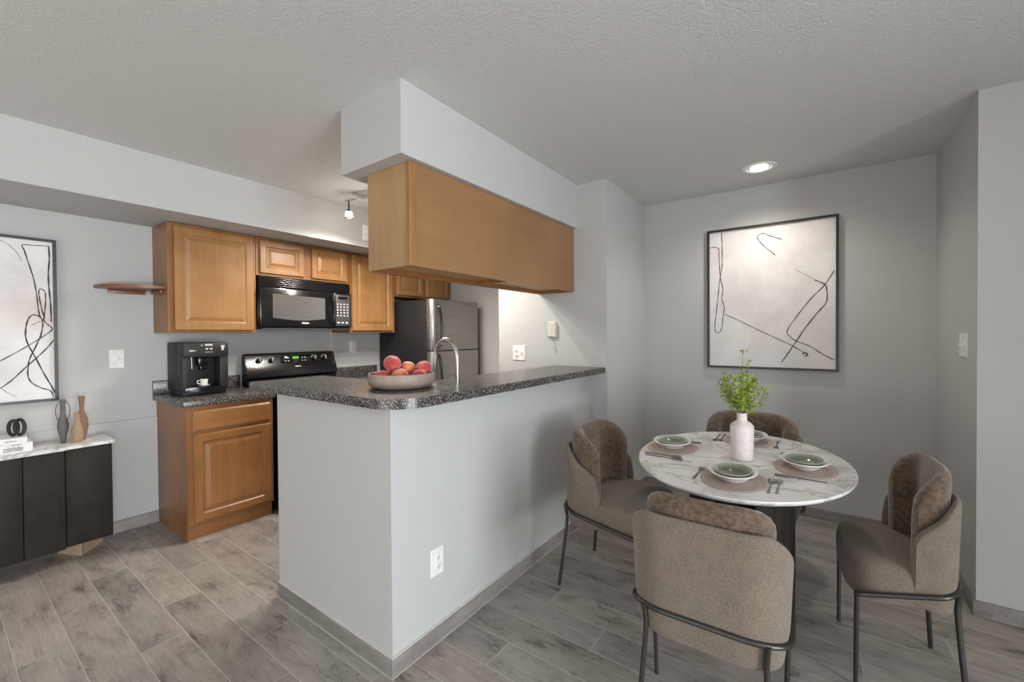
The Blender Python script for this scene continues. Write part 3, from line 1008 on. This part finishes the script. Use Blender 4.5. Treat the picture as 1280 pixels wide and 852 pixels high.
def peach_bm(r):
    b = NB()
    seg, rg = 28, 16
    rings = []
    for i in range(1, rg):
        th = PI * i / rg
        ring = []
        for k in range(seg):
            a = 2 * PI * k / seg
            rr = r * math.sin(th) * (1 - .10 * math.exp(-(min(a, 2 * PI - a) / .25) ** 2) * (1 if i < rg - 3 else .3))
            z = r * math.cos(th) * .94 - (.18 * r * math.exp(-(th / .35) ** 2))
            ring.append((rr * math.cos(a), rr * math.sin(a), z))
        rings.append(ring)
    loft(b, rings)
    return b


peach_spots = [
    # dx, dy, dz, r, label  (along the picture: e = to the side, d = away)
    (-.044, .000, .111, .040, 'large red peach on top of the pile, at the stove end of the bowl'),
    (.018, .045, .085, .036, 'orange-yellow peach at the back of the bowl, between two taller ones'),
    (.092, .050, .084, .038, 'dusky mauve peach high in the bowl beside the faucet'),
    (-.085, -.030, .050, .036, 'red peach low at the stove end of the bowl'),
    (.005, -.055, .054, .040, 'yellow-topped peach at the front of the bowl'),
    (.088, -.022, .051, .036, 'small red peach low in the bowl on the dining side'),
    (-.055, .062, .050, .036, 'red peach low at the back of the bowl, almost hidden'),
]
E_ = Vector((math.cos(YAW), math.sin(YAW), 0)); D_ = Vector((-math.sin(YAW), math.cos(YAW), 0))
for i, (dx, dy, dz, r, lab) in enumerate(peach_spots):
    o = obj('peach', peach_bm(r), PEACH, None)
    o.location = BC + Vector((0, 0, dz)) + E_ * dx + D_ * dy
    o.rotation_euler = (.3 * math.sin(i * 2.1), .4 * math.cos(i * 1.7), i * 1.3)
    tag(o, lab, 'peach', 'peaches in the wooden bowl')

# ------------------------------------------------------------------ framed paintings


def painting(name, label, origin, ux, wid, hei, canv, strokes):
    """origin = lower corner at the wall; ux = unit vector along the width; n = toward the room"""
    ux = Vector(ux)
    n = Vector((ux.y, -ux.x, 0))
    t = thing(name, label, 'painting', origin)
    P = lambda u, v, d: ux * u + Vector((0, 0, v)) + n * d
    fw = .016

    def slab(b, u0, u1, v0, v1, d0, d1):
        A = [P(u0, v0, d0), P(u1, v0, d0), P(u1, v1, d0), P(u0, v1, d0)]
        B = [P(u0, v0, d1), P(u1, v0, d1), P(u1, v1, d1), P(u0, v1, d1)]
        loft(b, [A, B])
    b = NB()
    slab(b, 0, wid, 0, fw, .001, .032); slab(b, 0, wid, hei - fw, hei, .001, .032)
    slab(b, 0, fw, fw, hei - fw, .001, .032); slab(b, wid - fw, wid, fw, hei - fw, .001, .032)
    obj('frame', b, FRAME, t, smooth=False)
    b = NB(); slab(b, fw, wid - fw, fw, hei - fw, .002, .018); c = obj('canvas', b, canv, t, smooth=False)
    b = NB()
    for pts, r in strokes:
        sp = spline([P(u * wid, (1 - v) * hei, .0182) for u, v in pts], 6)
        m = len(sp)
        tube(b, sp, [r * (.55 + .45 * abs(math.sin(1.7 * i / 3.0 + len(pts)))) for i in range(m)], 6)
    obj('ink_lines', b, INK, c)
    return t


def crop_uv(x, y):
    u = (x - 90) / 608
    top, bot = 140 - 80 * u, 772 + 23 * u
    return (u, (y - top) / (bot - top))


def cv(pts):
    return [crop_uv(*p) for p in pts]


painting('framed_painting', 'black framed pale abstract painting above the dining table', (-.722, YB, 1.055), (1, 0, 0), .838, 1.088, CANVAS_B, [
    (cv([(165, 140), (167, 215), (168, 290), (158, 350), (150, 410), (140, 490), (130, 570), (133, 605), (150, 610), (165, 590), (172, 540), (178, 490), (165, 450), (172, 410), (158, 350), (152, 260), (150, 220), (125, 212), (96, 218)]), .0032),
    (cv([(457, 174), (410, 160), (372, 146), (350, 155), (344, 168), (370, 200), (428, 248)]), .0030),
    (cv([(680, 322), (640, 390), (590, 445), (530, 525), (482, 600), (490, 625), (520, 650), (580, 675), (630, 710), (682, 740)]), .0030),
    (cv([(510, 312), (560, 340), (600, 365)]), .0012), (cv([(600, 365), (640, 385), (650, 410), (648, 470), (610, 520), (560, 590), (510, 670), (455, 752)]), .0036),
    (cv([(180, 525), (250, 552), (330, 590), (420, 632), (500, 670), (555, 705)]), .0026),
    (cv([(550, 712), (562, 706), (570, 716), (560, 722)]), .0050),
])


def lc(x, y):
    yy = .262 + (.495 - .262) * (x / 258)
    top, bot = 45 + 30 * x / 258, 845 - 30 * x / 258
    return ((yy - (-.255)) / .75, (y - top) / (bot - top))


def lv(pts):
    return [lc(*p) for p in pts]


painting('framed_painting', 'black framed abstract painting with looping black lines above the sideboard', (XK + .006, -.255, .937), (0, 1, 0), .75, .998, CANVAS_A, [
    (lv([(0, 70), (45, 95), (80, 130), (102, 170)]), .0014),
    (lv([(112, 118), (104, 102), (112, 94), (160, 98), (215, 100), (228, 108)]), .0028),
    (lv([(110, 108), (128, 170), (152, 250), (165, 330), (172, 400), (180, 430)]), .0034),
    (lv([(224, 104), (226, 160), (220, 230), (222, 300), (228, 370), (230, 450)]), .0040),
    (lv([(200, 438), (186, 390), (176, 330), (176, 305), (188, 300), (204, 315), (205, 360), (198, 420), (196, 445), (215, 465), (232, 480), (225, 495), (160, 540), (80, 590), (0, 638)]), .0032),
    (lv([(188, 440), (172, 425), (148, 420), (128, 435), (116, 470), (112, 520), (125, 565), (150, 610), (190, 690), (225, 750), (250, 798)]), .0038),
    (lv([(188, 440), (190, 470), (178, 520), (150, 580), (128, 625), (120, 665), (120, 710), (140, 740), (180, 760), (220, 772), (235, 800)]), .0036),
    (lv([(238, 536), (215, 565), (170, 610), (110, 665), (50, 725), (0, 765)]), .0036),
    (lv([(140, 470), (165, 455), (188, 448)]), .0016), (lv([(0, 765), (40, 790), (70, 806)]), .0012),
])

# ------------------------------------------------------------------ sideboard and what stands on it
SBX, SZ0, SZ1 = -3.545, .104, .674
t = thing('sideboard', 'low dark oak sideboard with a white marble top', 'sideboard')
b = NB(); bx(b, XK + .024, SBX - .03, -1.05, .668, SZ0, SZ1, .002); obj('body', b, DARKWOOD, t, smooth=False)
b = NB(); bx(b, SBX - .032, SBX - .010, .476, .680, SZ0 - .002, SZ1, .006); bx(b, XK + .024, SBX - .028, .664, .682, SZ0 - .002, SZ1, .004); obj('side_door', b, DARKWOOD, t)
for k in range(9):
    y1 = .472 - k * .162
    b = NB(); bx(b, SBX - .028, SBX + .012, y1 - .160, y1, SZ0 - .002, SZ1, .004); obj('door', b, DARKWOOD, t)
b = NB()
prism(b, [(XK + .022, -1.06), (SBX + .018, -1.06), (SBX + .018, .466), (SBX + .010, .476), (SBX - .006, .486), (SBX - .002, .680), (SBX - .012, .692), (XK + .022, .692)], SZ1 + .001, SZ1 + .021, .003)
obj('marble_top', b, MARBLE2, t)
for y in (.53, -.95):
    b = NB()
    prism(b, [(-3.80, y - .06), (-3.632, y + .02), (-3.66, y + .035), (-3.78, y + .14), (-3.80, y + .14)], 0, SZ0 - .001, .002)
    obj('foot', b, PALEWOOD, t, smooth=False)
ST = SZ1 + .0215
# books
bc = Vector((-3.655, .235, ST))


def text_mesh(o):
    dg = bpy.context.evaluated_depsgraph_get()
    me = bpy.data.meshes.new_from_object(o.evaluated_get(dg))
    n = o.name
    bpy.data.objects.remove(o)
    me.materials.clear()
    me.materials.append(INK)
    q = bpy.data.objects.new('spine_title', me)
    COL.objects.link(q)
    return q


def book(name, label, z0, th, d, w_, offx, offy, text=None, band=None):
    t = thing(name, label, 'book', (bc.x + offx, bc.y + offy, z0))
    b = NB(); bx(b, -d / 2, d / 2, -w_ / 2, w_ / 2, 0, .003); bx(b, -d / 2, d / 2, -w_ / 2, w_ / 2, th - .003, th); bx(b, d / 2 - .003, d / 2, -w_ / 2, w_ / 2, .0031, th - .0031); obj('cover', b, plain('white_book_cover', (.74, .73, .71), .5), t, smooth=False)
    b = NB(); bx(b, -d / 2 + .004, d / 2 - .003, -w_ / 2 + .004, w_ / 2 - .004, .003, th - .003); obj('pages', b, plain('book_pages', (.62, .60, .55), .8), t, smooth=False)
    if band:
        b = NB(); bx(b, d / 2 + .0001, d / 2 + .0006, band[0], band[1], band[2], band[3]); obj('spine_print', b, plain('grey_print', (.16, .155, .15), .6), t, smooth=False)
    for i, (s, y, z, sz, cx) in enumerate(text or []):
        c = bpy.data.curves.new('spine_title', 'FONT'); c.body = s; c.size = sz; c.extrude = .0004
        o = bpy.data.objects.new('spine_title', c); COL.objects.link(o); o = text_mesh(o)
        o.parent = t; o.location = (d / 2 + .0005, y, z); o.rotation_euler = (PI / 2, 0, PI / 2); o.scale = (cx, 1, 1)
    return t


book('book', 'thick white book with colorindex on its spine, bottom of the pair', ST, .052, .15, .24, 0, 0, [('colorindex', .012, .011, .046, .36)], (.040, .080, .0435, .0465))
book('book', 'slim white book on top of the colorindex book', ST + .0522, .030, .145, .20, -.006, .0, None, (.020, .062, .012, .0155))
# knot ornament
t = thing('knot_ornament', 'black interlinked ring ornament on the white books', 'ornament', (bc.x + .01, bc.y + .066, ST + .0823))
b = NB()
tube(b, [(.010 * math.sin(a), -.011 + .017 * math.cos(a), .042 + .042 * math.sin(a)) for a in [2 * PI * i / 36 for i in range(36)]], .0085, 10, True)
obj('ring', b, BLACK_MATT, t)
b = NB()
tube(b, [(.012 * math.cos(a + .5), .013 + .017 * math.cos(a), .042 + .042 * math.sin(a)) for a in [2 * PI * i / 36 for i in range(36)]], .0085, 10, True)
obj('ring', b, BLACK_MATT, t)
for o in t.children:
    o.location = (0, 0, .0085)


def vase(name, label, loc, prof, m, sx=1, extra=None):
    t = thing(name, label, 'vase', loc)
    b = NB(); lathe(b, prof, 28, sx=sx); obj('body', b, m, t)
    if extra:
        extra(t)
    return t


GREYV = plain('grey_clay', (.13, .125, .125), .7)
TANV = plain('tan_clay', (.33, .235, .15), .75)
BROWNV = plain('terracotta_brown', (.25, .135, .095), .7)


def handles(t):
    for s in (-1, 1):
        b = NB(); tube(b, spline([(0, s * .010, .255), (0, s * .026, .225), (0, s * .030, .185), (0, s * .024, .145), (0, s * .014, .125)], 6), .0022, 6); obj('handle', b, GREYV, t)


vase('grey_vase', 'tall slim grey vase with thin side handles on the sideboard', (-3.70, .490, ST), [(.0001, 0), (.011, 0), (.014, .03), (.0245, .085), (.025, .115), (.016, .155), (.0115, .175), (.012, .262), (.010, .262), (.009, .19), (.0001, .18)], GREYV, 1, handles)
vase('tan_vase', 'tan gourd-shaped vase on the sideboard in front of the brown one', (-3.655, .545, ST), [(.0001, 0), (.018, 0), (.026, .02), (.029, .045), (.026, .08), (.016, .115), (.013, .135), (.014, .175), (.011, .175), (.010, .14), (.0001, .13)], TANV, 1, lambda t: [obj('handle', (lambda b: (tube(b, spline([(0, -.020, .095), (0, -.032, .070), (0, -.024, .058)], 5), .003, 6), b)[1])(NB()), TANV, t)])
vase('brown_vase', 'reddish brown vase with a flared neck behind the tan vase', (-3.725, .575, ST), [(.0001, 0), (.016, 0), (.022, .03), (.029, .085), (.027, .13), (.014, .165), (.0095, .185), (.012, .22), (.016, .268), (.013, .268), (.008, .20), (.0001, .19)], BROWNV)

# ------------------------------------------------------------------ dining table
TC = Vector((-.297, 2.211, 0))
TZ = .75
t = thing('dining_table', 'oval white marble dining table on a dark fluted pedestal', 'table', TC)
b = NB()
lathe(b, [(.90, .722), (.965, .728), (.995, .738), (1.0, .745), (.996, TZ), (.0001, TZ)], 96, sx=.430, sy=.570)
obj('tabletop', b, MARBLE, t)
PCX, PCY = .0, .02


def curved_slab(b, a0, a1, rx, ry, th, z0, z1, n=22):
    o_, i_ = [], []
    for i in range(n + 1):
        a = a0 + (a1 - a0) * i / n
        q = 1 + (.010 if i % 2 else 0)
        o_.append((PCX + rx * q * math.cos(a), PCY + ry * q * math.sin(a)))
        i_.append((PCX + (rx - th) * math.cos(a), PCY + (ry - th) * math.sin(a)))
    prism(b, o_ + i_[::-1], z0, z1)


b = NB(); curved_slab(b, -1.15, 1.15, .215, .235, .035, 0, .722); obj('pedestal_panel', b, DARKWOOD, t, smooth=False)
b = NB(); curved_slab(b, PI - 1.15, PI + 1.15, .215, .235, .035, 0, .722); obj('pedestal_panel', b, DARKWOOD, t, smooth=False)
b = NB(); lathe(b, [(1, .012), (1, .722)], 40, (PCX, PCY, 0), .165, .17); obj('pedestal_core', b, DARKWOOD, t)

# ------------------------------------------------------------------ chairs


def upath(a, yb, yf, rc, n=44):
    """U shaped plan from the front of one wing round the back to the other; returns [(point, outward normal)]"""
    segs = []
    L1 = yf - (yb + rc)
    La = rc * PI / 2
    L2 = 2 * (a - rc)
    tot = 2 * L1 + 2 * La + L2
    out = []
    for i in range(n + 1):
        s = tot * i / n
        if s <= L1:
            out.append(((a, yf - s), (1, 0)))
        elif s <= L1 + La:
            th = (s - L1) / rc
            out.append(((a - rc + rc * math.cos(th), yb + rc - rc * math.sin(th)), (math.cos(th), -math.sin(th))))
        elif s <= L1 + La + L2:
            out.append(((a - rc - (s - L1 - La), yb), (0, -1)))
        elif s <= L1 + 2 * La + L2:
            th = (s - L1 - La - L2) / rc
            out.append(((-a + rc - rc * math.sin(th), yb + rc - rc * math.cos(th)), (-math.sin(th), -math.cos(th))))
        else:
            out.append(((-a, yb + rc + (s - L1 - 2 * La - L2)), (-1, 0)))
    return out


def pad(b, path, th, zb, zt, lean, sx, sy, shrink=True):
    """capsule section swept round the U path; zb/zt are functions of t in [-1,1]; lean moves the top outward"""
    n = len(path) - 1
    rings = []
    for i, ((px, py), (nx, ny)) in enumerate(path):
        t = 2 * i / n - 1
        z0, z1 = zb(t), zt(t)
        q = 1.0
        e = 1 - abs(t)
        if e < .05:
            q = math.sqrt(max(.06, 1 - (1 - e / .05) ** 2))
        r = th / 2
        sec = []
        K = 7
        for k in range(K + 1):                      # outer side, going up
            sec.append((0.0, z0 + r + (z1 - z0 - 2 * r) * k / K))
        for k in range(1, 6):                       # over the top
            a = PI * k / 6
            sec.append((-r + r * math.cos(a), z1 - r + r * math.sin(a)))
        for k in range(K + 1):
            sec.append((-2 * r, z1 - r - (z1 - z0 - 2 * r) * k / K))
        for k in range(1, 6):
            a = PI + PI * k / 6
            sec.append((-r + r * math.cos(a), z0 + r + r * math.sin(a)))
        zc = (z0 + z1) / 2
        ring = []
        for off, z in sec:
            off = -r + (off + r) * q
            z = zc + (z - zc) * (1 - .04 * (1 - q))
            ln = lean * max(0, (z - .40)) + (-.30 * max(0, .45 - z) ** 1.0 * .5)
            ring.append(((px + nx * (off + ln)) * sx, (py + ny * (off + ln)) * sy, z))
        rings.append(ring)
    loft(b, rings)


def smooth(a, b, x):
    t = max(0, min(1, (x - a) / (b - a)))
    return t * t * (3 - 2 * t)


def qround(q0, q1, q):
    """0 at q0, 1 at q1, a quarter circle that ends vertical"""
    x = max(0, min(1, (q - q0) / (q1 - q0)))
    return 1 - math.sqrt(max(0, 1 - x * x))


def make_chair(label, loc, rz, sx, sy, fl=.245, pt=.836, pw=.046, li=0.0):
    t = thing('tub_chair', label, 'chair', loc, rz, 'tub chairs round the marble table')
    A = .262
    # woven outer shell
    b = NB()
    pad(b, upath(A, -.295, -.030, .14), .040, lambda q: .335 + .02 * smooth(.6, 1, abs(q)), lambda q: .742 - .10 * smooth(.42, .90, abs(q)) - .115 * qround(.80, 1.0, abs(q)), .05, sx, sy)
    obj('outer_shell', b, TWEED, t)
    # velvet back pad
    b = NB()
    pad(b, upath(A - pw, -.249, -.055, .13), .075, lambda q: .44, lambda q: pt - .022 * smooth(.3, .8, abs(q)) - .16 * qround(.55, 1.02, abs(q)), .08, sx, sy)
    obj('back_pad', b, VELVET, t)
    # seat
    b = NB()
    rings = []
    for q, z in ((.80, .345), (.90, .348), (.955, .360), (.985, .380), (1.0, .410), (1.0, .440), (.985, .463), (.95, .479), (.88, .489), (.70, .494), (.40, .497)):
        ring = []
        for k in range(64):
            a = 2 * PI * k / 64
            ca, sa = math.cos(a), math.sin(a)
            ex = 2 / 3.4
            x = (A - .004) * q * math.copysign(abs(ca) ** ex, ca)
            y = .035 + .262 * q * math.copysign(abs(sa) ** ex, sa)
            if y < -.14:
                x *= .90
            ring.append((x * sx, y * sy, z - .02 * smooth(-.1, .3, y) * (1 if z < .4 else .3)))
        rings.append(ring)
    loft(b, rings)
    obj('seat', b, TWEED, t)
    # metal ring, sloping down toward the front
    zr = lambda y: .432 - .13 * (y + .30)
    b = NB()
    pts = [((px + nx * .003) * sx, (py + ny * .003) * sy, zr(py)) for (px, py), (nx, ny) in upath(A + .004, -.298, fl - .01, .145, 44)]
    pts = [(pts[0][0] - (.010 + li) * sx, (fl + .010) * sy, zr(fl))] + pts + [(pts[-1][0] + (.010 + li) * sx, (fl + .010) * sy, zr(fl))]
    tube(b, pts, .0085, 10)
    obj('metal_ring', b, CHROME_DARK, t)
    for s in (-1, 1):
        b = NB()
        tube(b, [(s * (A - .006 - li) * sx, fl * sy, zr(fl)), (s * (A - .010 - li) * sx, fl * sy, .25), (s * (A - .018 - li) * sx, (fl + .004) * sy, 0)], [.0085, .0085, .007], 10)
        obj('leg', b, CHROME_DARK, t)
        b = NB()
        tube(b, spline([(s * (.205 - li * .8) * sx, -.285 * sy, .432), (s * (.200 - li * .8) * sx, -.276 * sy, .38), (s * (.200 - li * .8) * sx, -.274 * sy, .345), (s * (.207 - li * .8) * sx, -.283 * sy, .25), (s * (.228 - li * .8) * sx, -.315 * sy, .002)], 4), .0085, 10)
        obj('leg', b, CHROME_DARK, t)
    return t


make_chair('beige tub chair with brown velvet pad, its back turned to the camera', (-.297, 1.585, 0), math.radians(1.5), .868, .66, .12, .806, .064)
make_chair('beige tub chair with brown velvet pad beside the grey half wall', (-.848, 2.176, 0), -PI / 2, .96, .84)
make_chair('beige tub chair with brown velvet pad by the light switch wall', (.232, 2.250, 0), PI / 2 + math.radians(5), .86, .545)
make_chair('beige tub chair with brown velvet pad under the painting, behind the vase', (-.330, 2.800, 0), PI, 1.0, .95, .10, .836, .046, .055)

# ------------------------------------------------------------------ place settings
SQ = .77      # the table setting is slightly oval, like the table


def lathe_obj(name, prof, m, loc, label, cat, group, sx=SQ, sy=1.0, seg=44, e=2.0):
    b = NB(); lathe(b, prof, seg, sx=sx, sy=sy, e=e)
    o = obj(name, b, m, None)
    o.location = loc
    return tag(o, label, cat, group)


def ribbon(b, pts, w, z0, z1):
    """flat bar along pts in the xy plane with half widths w"""
    rings = []
    for i, p in enumerate(pts):
        rings.append([(p[0], p[1] - w[i], z0), (p[0], p[1] + w[i], z0), (p[0], p[1] + w[i], z1), (p[0], p[1] - w[i], z1)])
    loft(b, rings)


def fork_bm():
    b = NB()
    ribbon(b, [(-.085, 0), (-.06, 0), (0, 0), (.035, 0), (.048, 0), (.056, 0)], [.0055, .005, .003, .0035, .010, .0115], 0, .0028)
    for k in range(4):
        y = -.0093 + k * .0062
        ribbon(b, [(.055, y), (.075, y), (.088, y)], [.0022, .002, .0012], 0, .0026)
    return b


def spoon_bm():
    b = NB()
    ribbon(b, [(-.085, 0), (-.06, 0), (0, 0), (.035, 0), (.042, 0)], [.0055, .005, .003, .003, .004], 0, .0028)
    rings = []
    for i in range(1, 12):
        th = PI * i / 12
        x = .063 - .023 * math.cos(th)
        wd = .0145 * math.sin(th) ** .8
        rings.append([(x, -wd, .004), (x, -wd * .6, .0012), (x, 0, .0002), (x, wd * .6, .0012), (x, wd, .004), (x, wd * .6, .0026), (x, 0, .0016), (x, -wd * .6, .0026)])
    loft(b, rings)
    return b


FORK, SPOON = None, None


def cutlery(kind, loc, rz, label):
    bmx = fork_bm() if kind == 'fork' else spoon_bm()
    o = obj(kind, bmx, CUTLERY, None)
    o.location = loc
    o.rotation_euler = (0, 0, rz)
    return tag(o, label, kind, kind + 's on the marble table')


def setting(c, face, who):
    """c = placemat centre, face = direction the sitter looks (radians)"""
    Z = TZ
    lathe_obj('placemat', [(.0001, 0), (.149, 0), (.151, .002), (.149, .004), (.0001, .004)], MAT_PINK, (c[0], c[1], Z + .0005), 'round pinkish woven placemat ' + who, 'placemat', 'placemats on the marble table')
    lathe_obj('white_bowl', [(.0001, 0), (.060, 0), (.066, .004), (.092, .026), (.112, .032), (.114, .036), (.110, .037), (.090, .031), (.062, .010), (.0001, .009)], CERAMIC, (c[0], c[1], Z + .0047), 'white rimmed shallow bowl ' + who, 'bowl', 'white bowls on the placemats')
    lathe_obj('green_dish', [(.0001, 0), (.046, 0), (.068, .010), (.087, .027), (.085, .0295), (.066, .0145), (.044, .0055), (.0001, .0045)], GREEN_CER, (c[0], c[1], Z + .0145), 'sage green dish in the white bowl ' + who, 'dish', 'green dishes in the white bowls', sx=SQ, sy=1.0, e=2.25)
    f = Vector((math.cos(face), math.sin(face), 0)); r = Vector((math.sin(face), -math.cos(face), 0))
    for kind, off, fwd in (('fork', -1.12, .01), ('spoon', 1.10, .0), ('fork', 1.32, .01)):
        rr = r * off * .150
        rr = Vector((rr.x * SQ, rr.y, 0)); ff = f * fwd
        nm = {'fork': 'dark steel fork', 'spoon': 'dark steel spoon'}[kind]
        side = 'alone beside the placemat ' if off < 0 else ('beside the spoon ' if kind == 'fork' else 'between placemat and fork ')
        cutlery(kind, (c[0] + rr.x + ff.x, c[1] + rr.y + ff.y, Z + .0006), face, nm + ' ' + side + who)


setting((-.272, 1.862), PI / 2, 'before the chair with its back to the camera')
setting((-.598, 2.215), 0, 'before the chair by the half wall')
setting((-.045, 2.190), PI, 'before the chair by the light switch wall')
setting((-.300, 2.575), -PI / 2, 'behind the vase')

# vase and sprigs
VC = Vector((-.283, 2.195, TZ + .0005))
b = NB(); lathe(b, [(.0001, 0), (.043, 0), (.047, .004), (.050, .145), (.049, .153), (.040, .165), (.0235, .176), (.0215, .182), (.0215, .212), (.0175, .212), (.017, .18), (.0001, .17)], 40, sx=.98)
o = obj('bottle_vase', b, VASE_WHITE, None); o.location = VC; tag(o, 'pale bottle-shaped vase in the middle of the marble table', 'vase')
t = thing('leafy_sprigs', 'bright green leafy sprigs standing in the pale vase', 'plant', VC + Vector((0, 0, .19)))
rng = random.Random(3)
bs, bl = NB(), NB()


def leaf(b, p, d, s):
    d = d.normalized()
    side = d.cross(Vector((rng.uniform(-1, 1), rng.uniform(-1, 1), rng.uniform(.2, 1)))).normalized()
    nrm = side.cross(d).normalized()
    a = [b.verts.new(p), b.verts.new(p + d * s * .45 + side * s * .30 + nrm * s * .06), b.verts.new(p + d * s), b.verts.new(p + d * s * .45 - side * s * .30 + nrm * s * .06)]
    b.faces.new((a[0], a[1], a[2])); b.faces.new((a[0], a[2], a[3]))


for k in range(17):
    a = rng.uniform(0, 2 * PI)
    hgt = rng.uniform(.10, .20) if k else .30
    spr = rng.uniform(.03, .105) if k else .012
    if k == 1:
        hgt, spr, a = .255, .03, YAW
    pts = spline([(0, 0, -.06), (.008 * math.cos(a), .008 * math.sin(a), .02), (spr * .62 * math.cos(a), spr * .62 * math.sin(a), hgt * .5), (spr * math.cos(a) + rng.uniform(-.012, .012), spr * math.sin(a) + rng.uniform(-.012, .012), hgt)], 8)
    tube(bs, pts, [.0016 - .0008 * i / len(pts) for i in range(len(pts))], 5)
    for i in range(11, len(pts)):
        nl = 5 if pts[i].z < .20 else 2
        for q in range(nl):
            if pts[i].z > .19 and rng.random() < .45:
                continue
            d = Vector((rng.uniform(-1, 1), rng.uniform(-1, 1), rng.uniform(-.5, .9)))
            st = pts[i] + d.normalized() * rng.uniform(.003, .022)
            leaf(bl, st, d, rng.uniform(.011, .021))
    for q in range(4):
        d = Vector((rng.uniform(-1, 1), rng.uniform(-1, 1), rng.uniform(-.3, 1)))
        leaf(bl, pts[-1], d, rng.uniform(.010, .018))
obj('stems', bs, STEM, t)
obj('leaves', bl, LEAF, t, smooth=False)
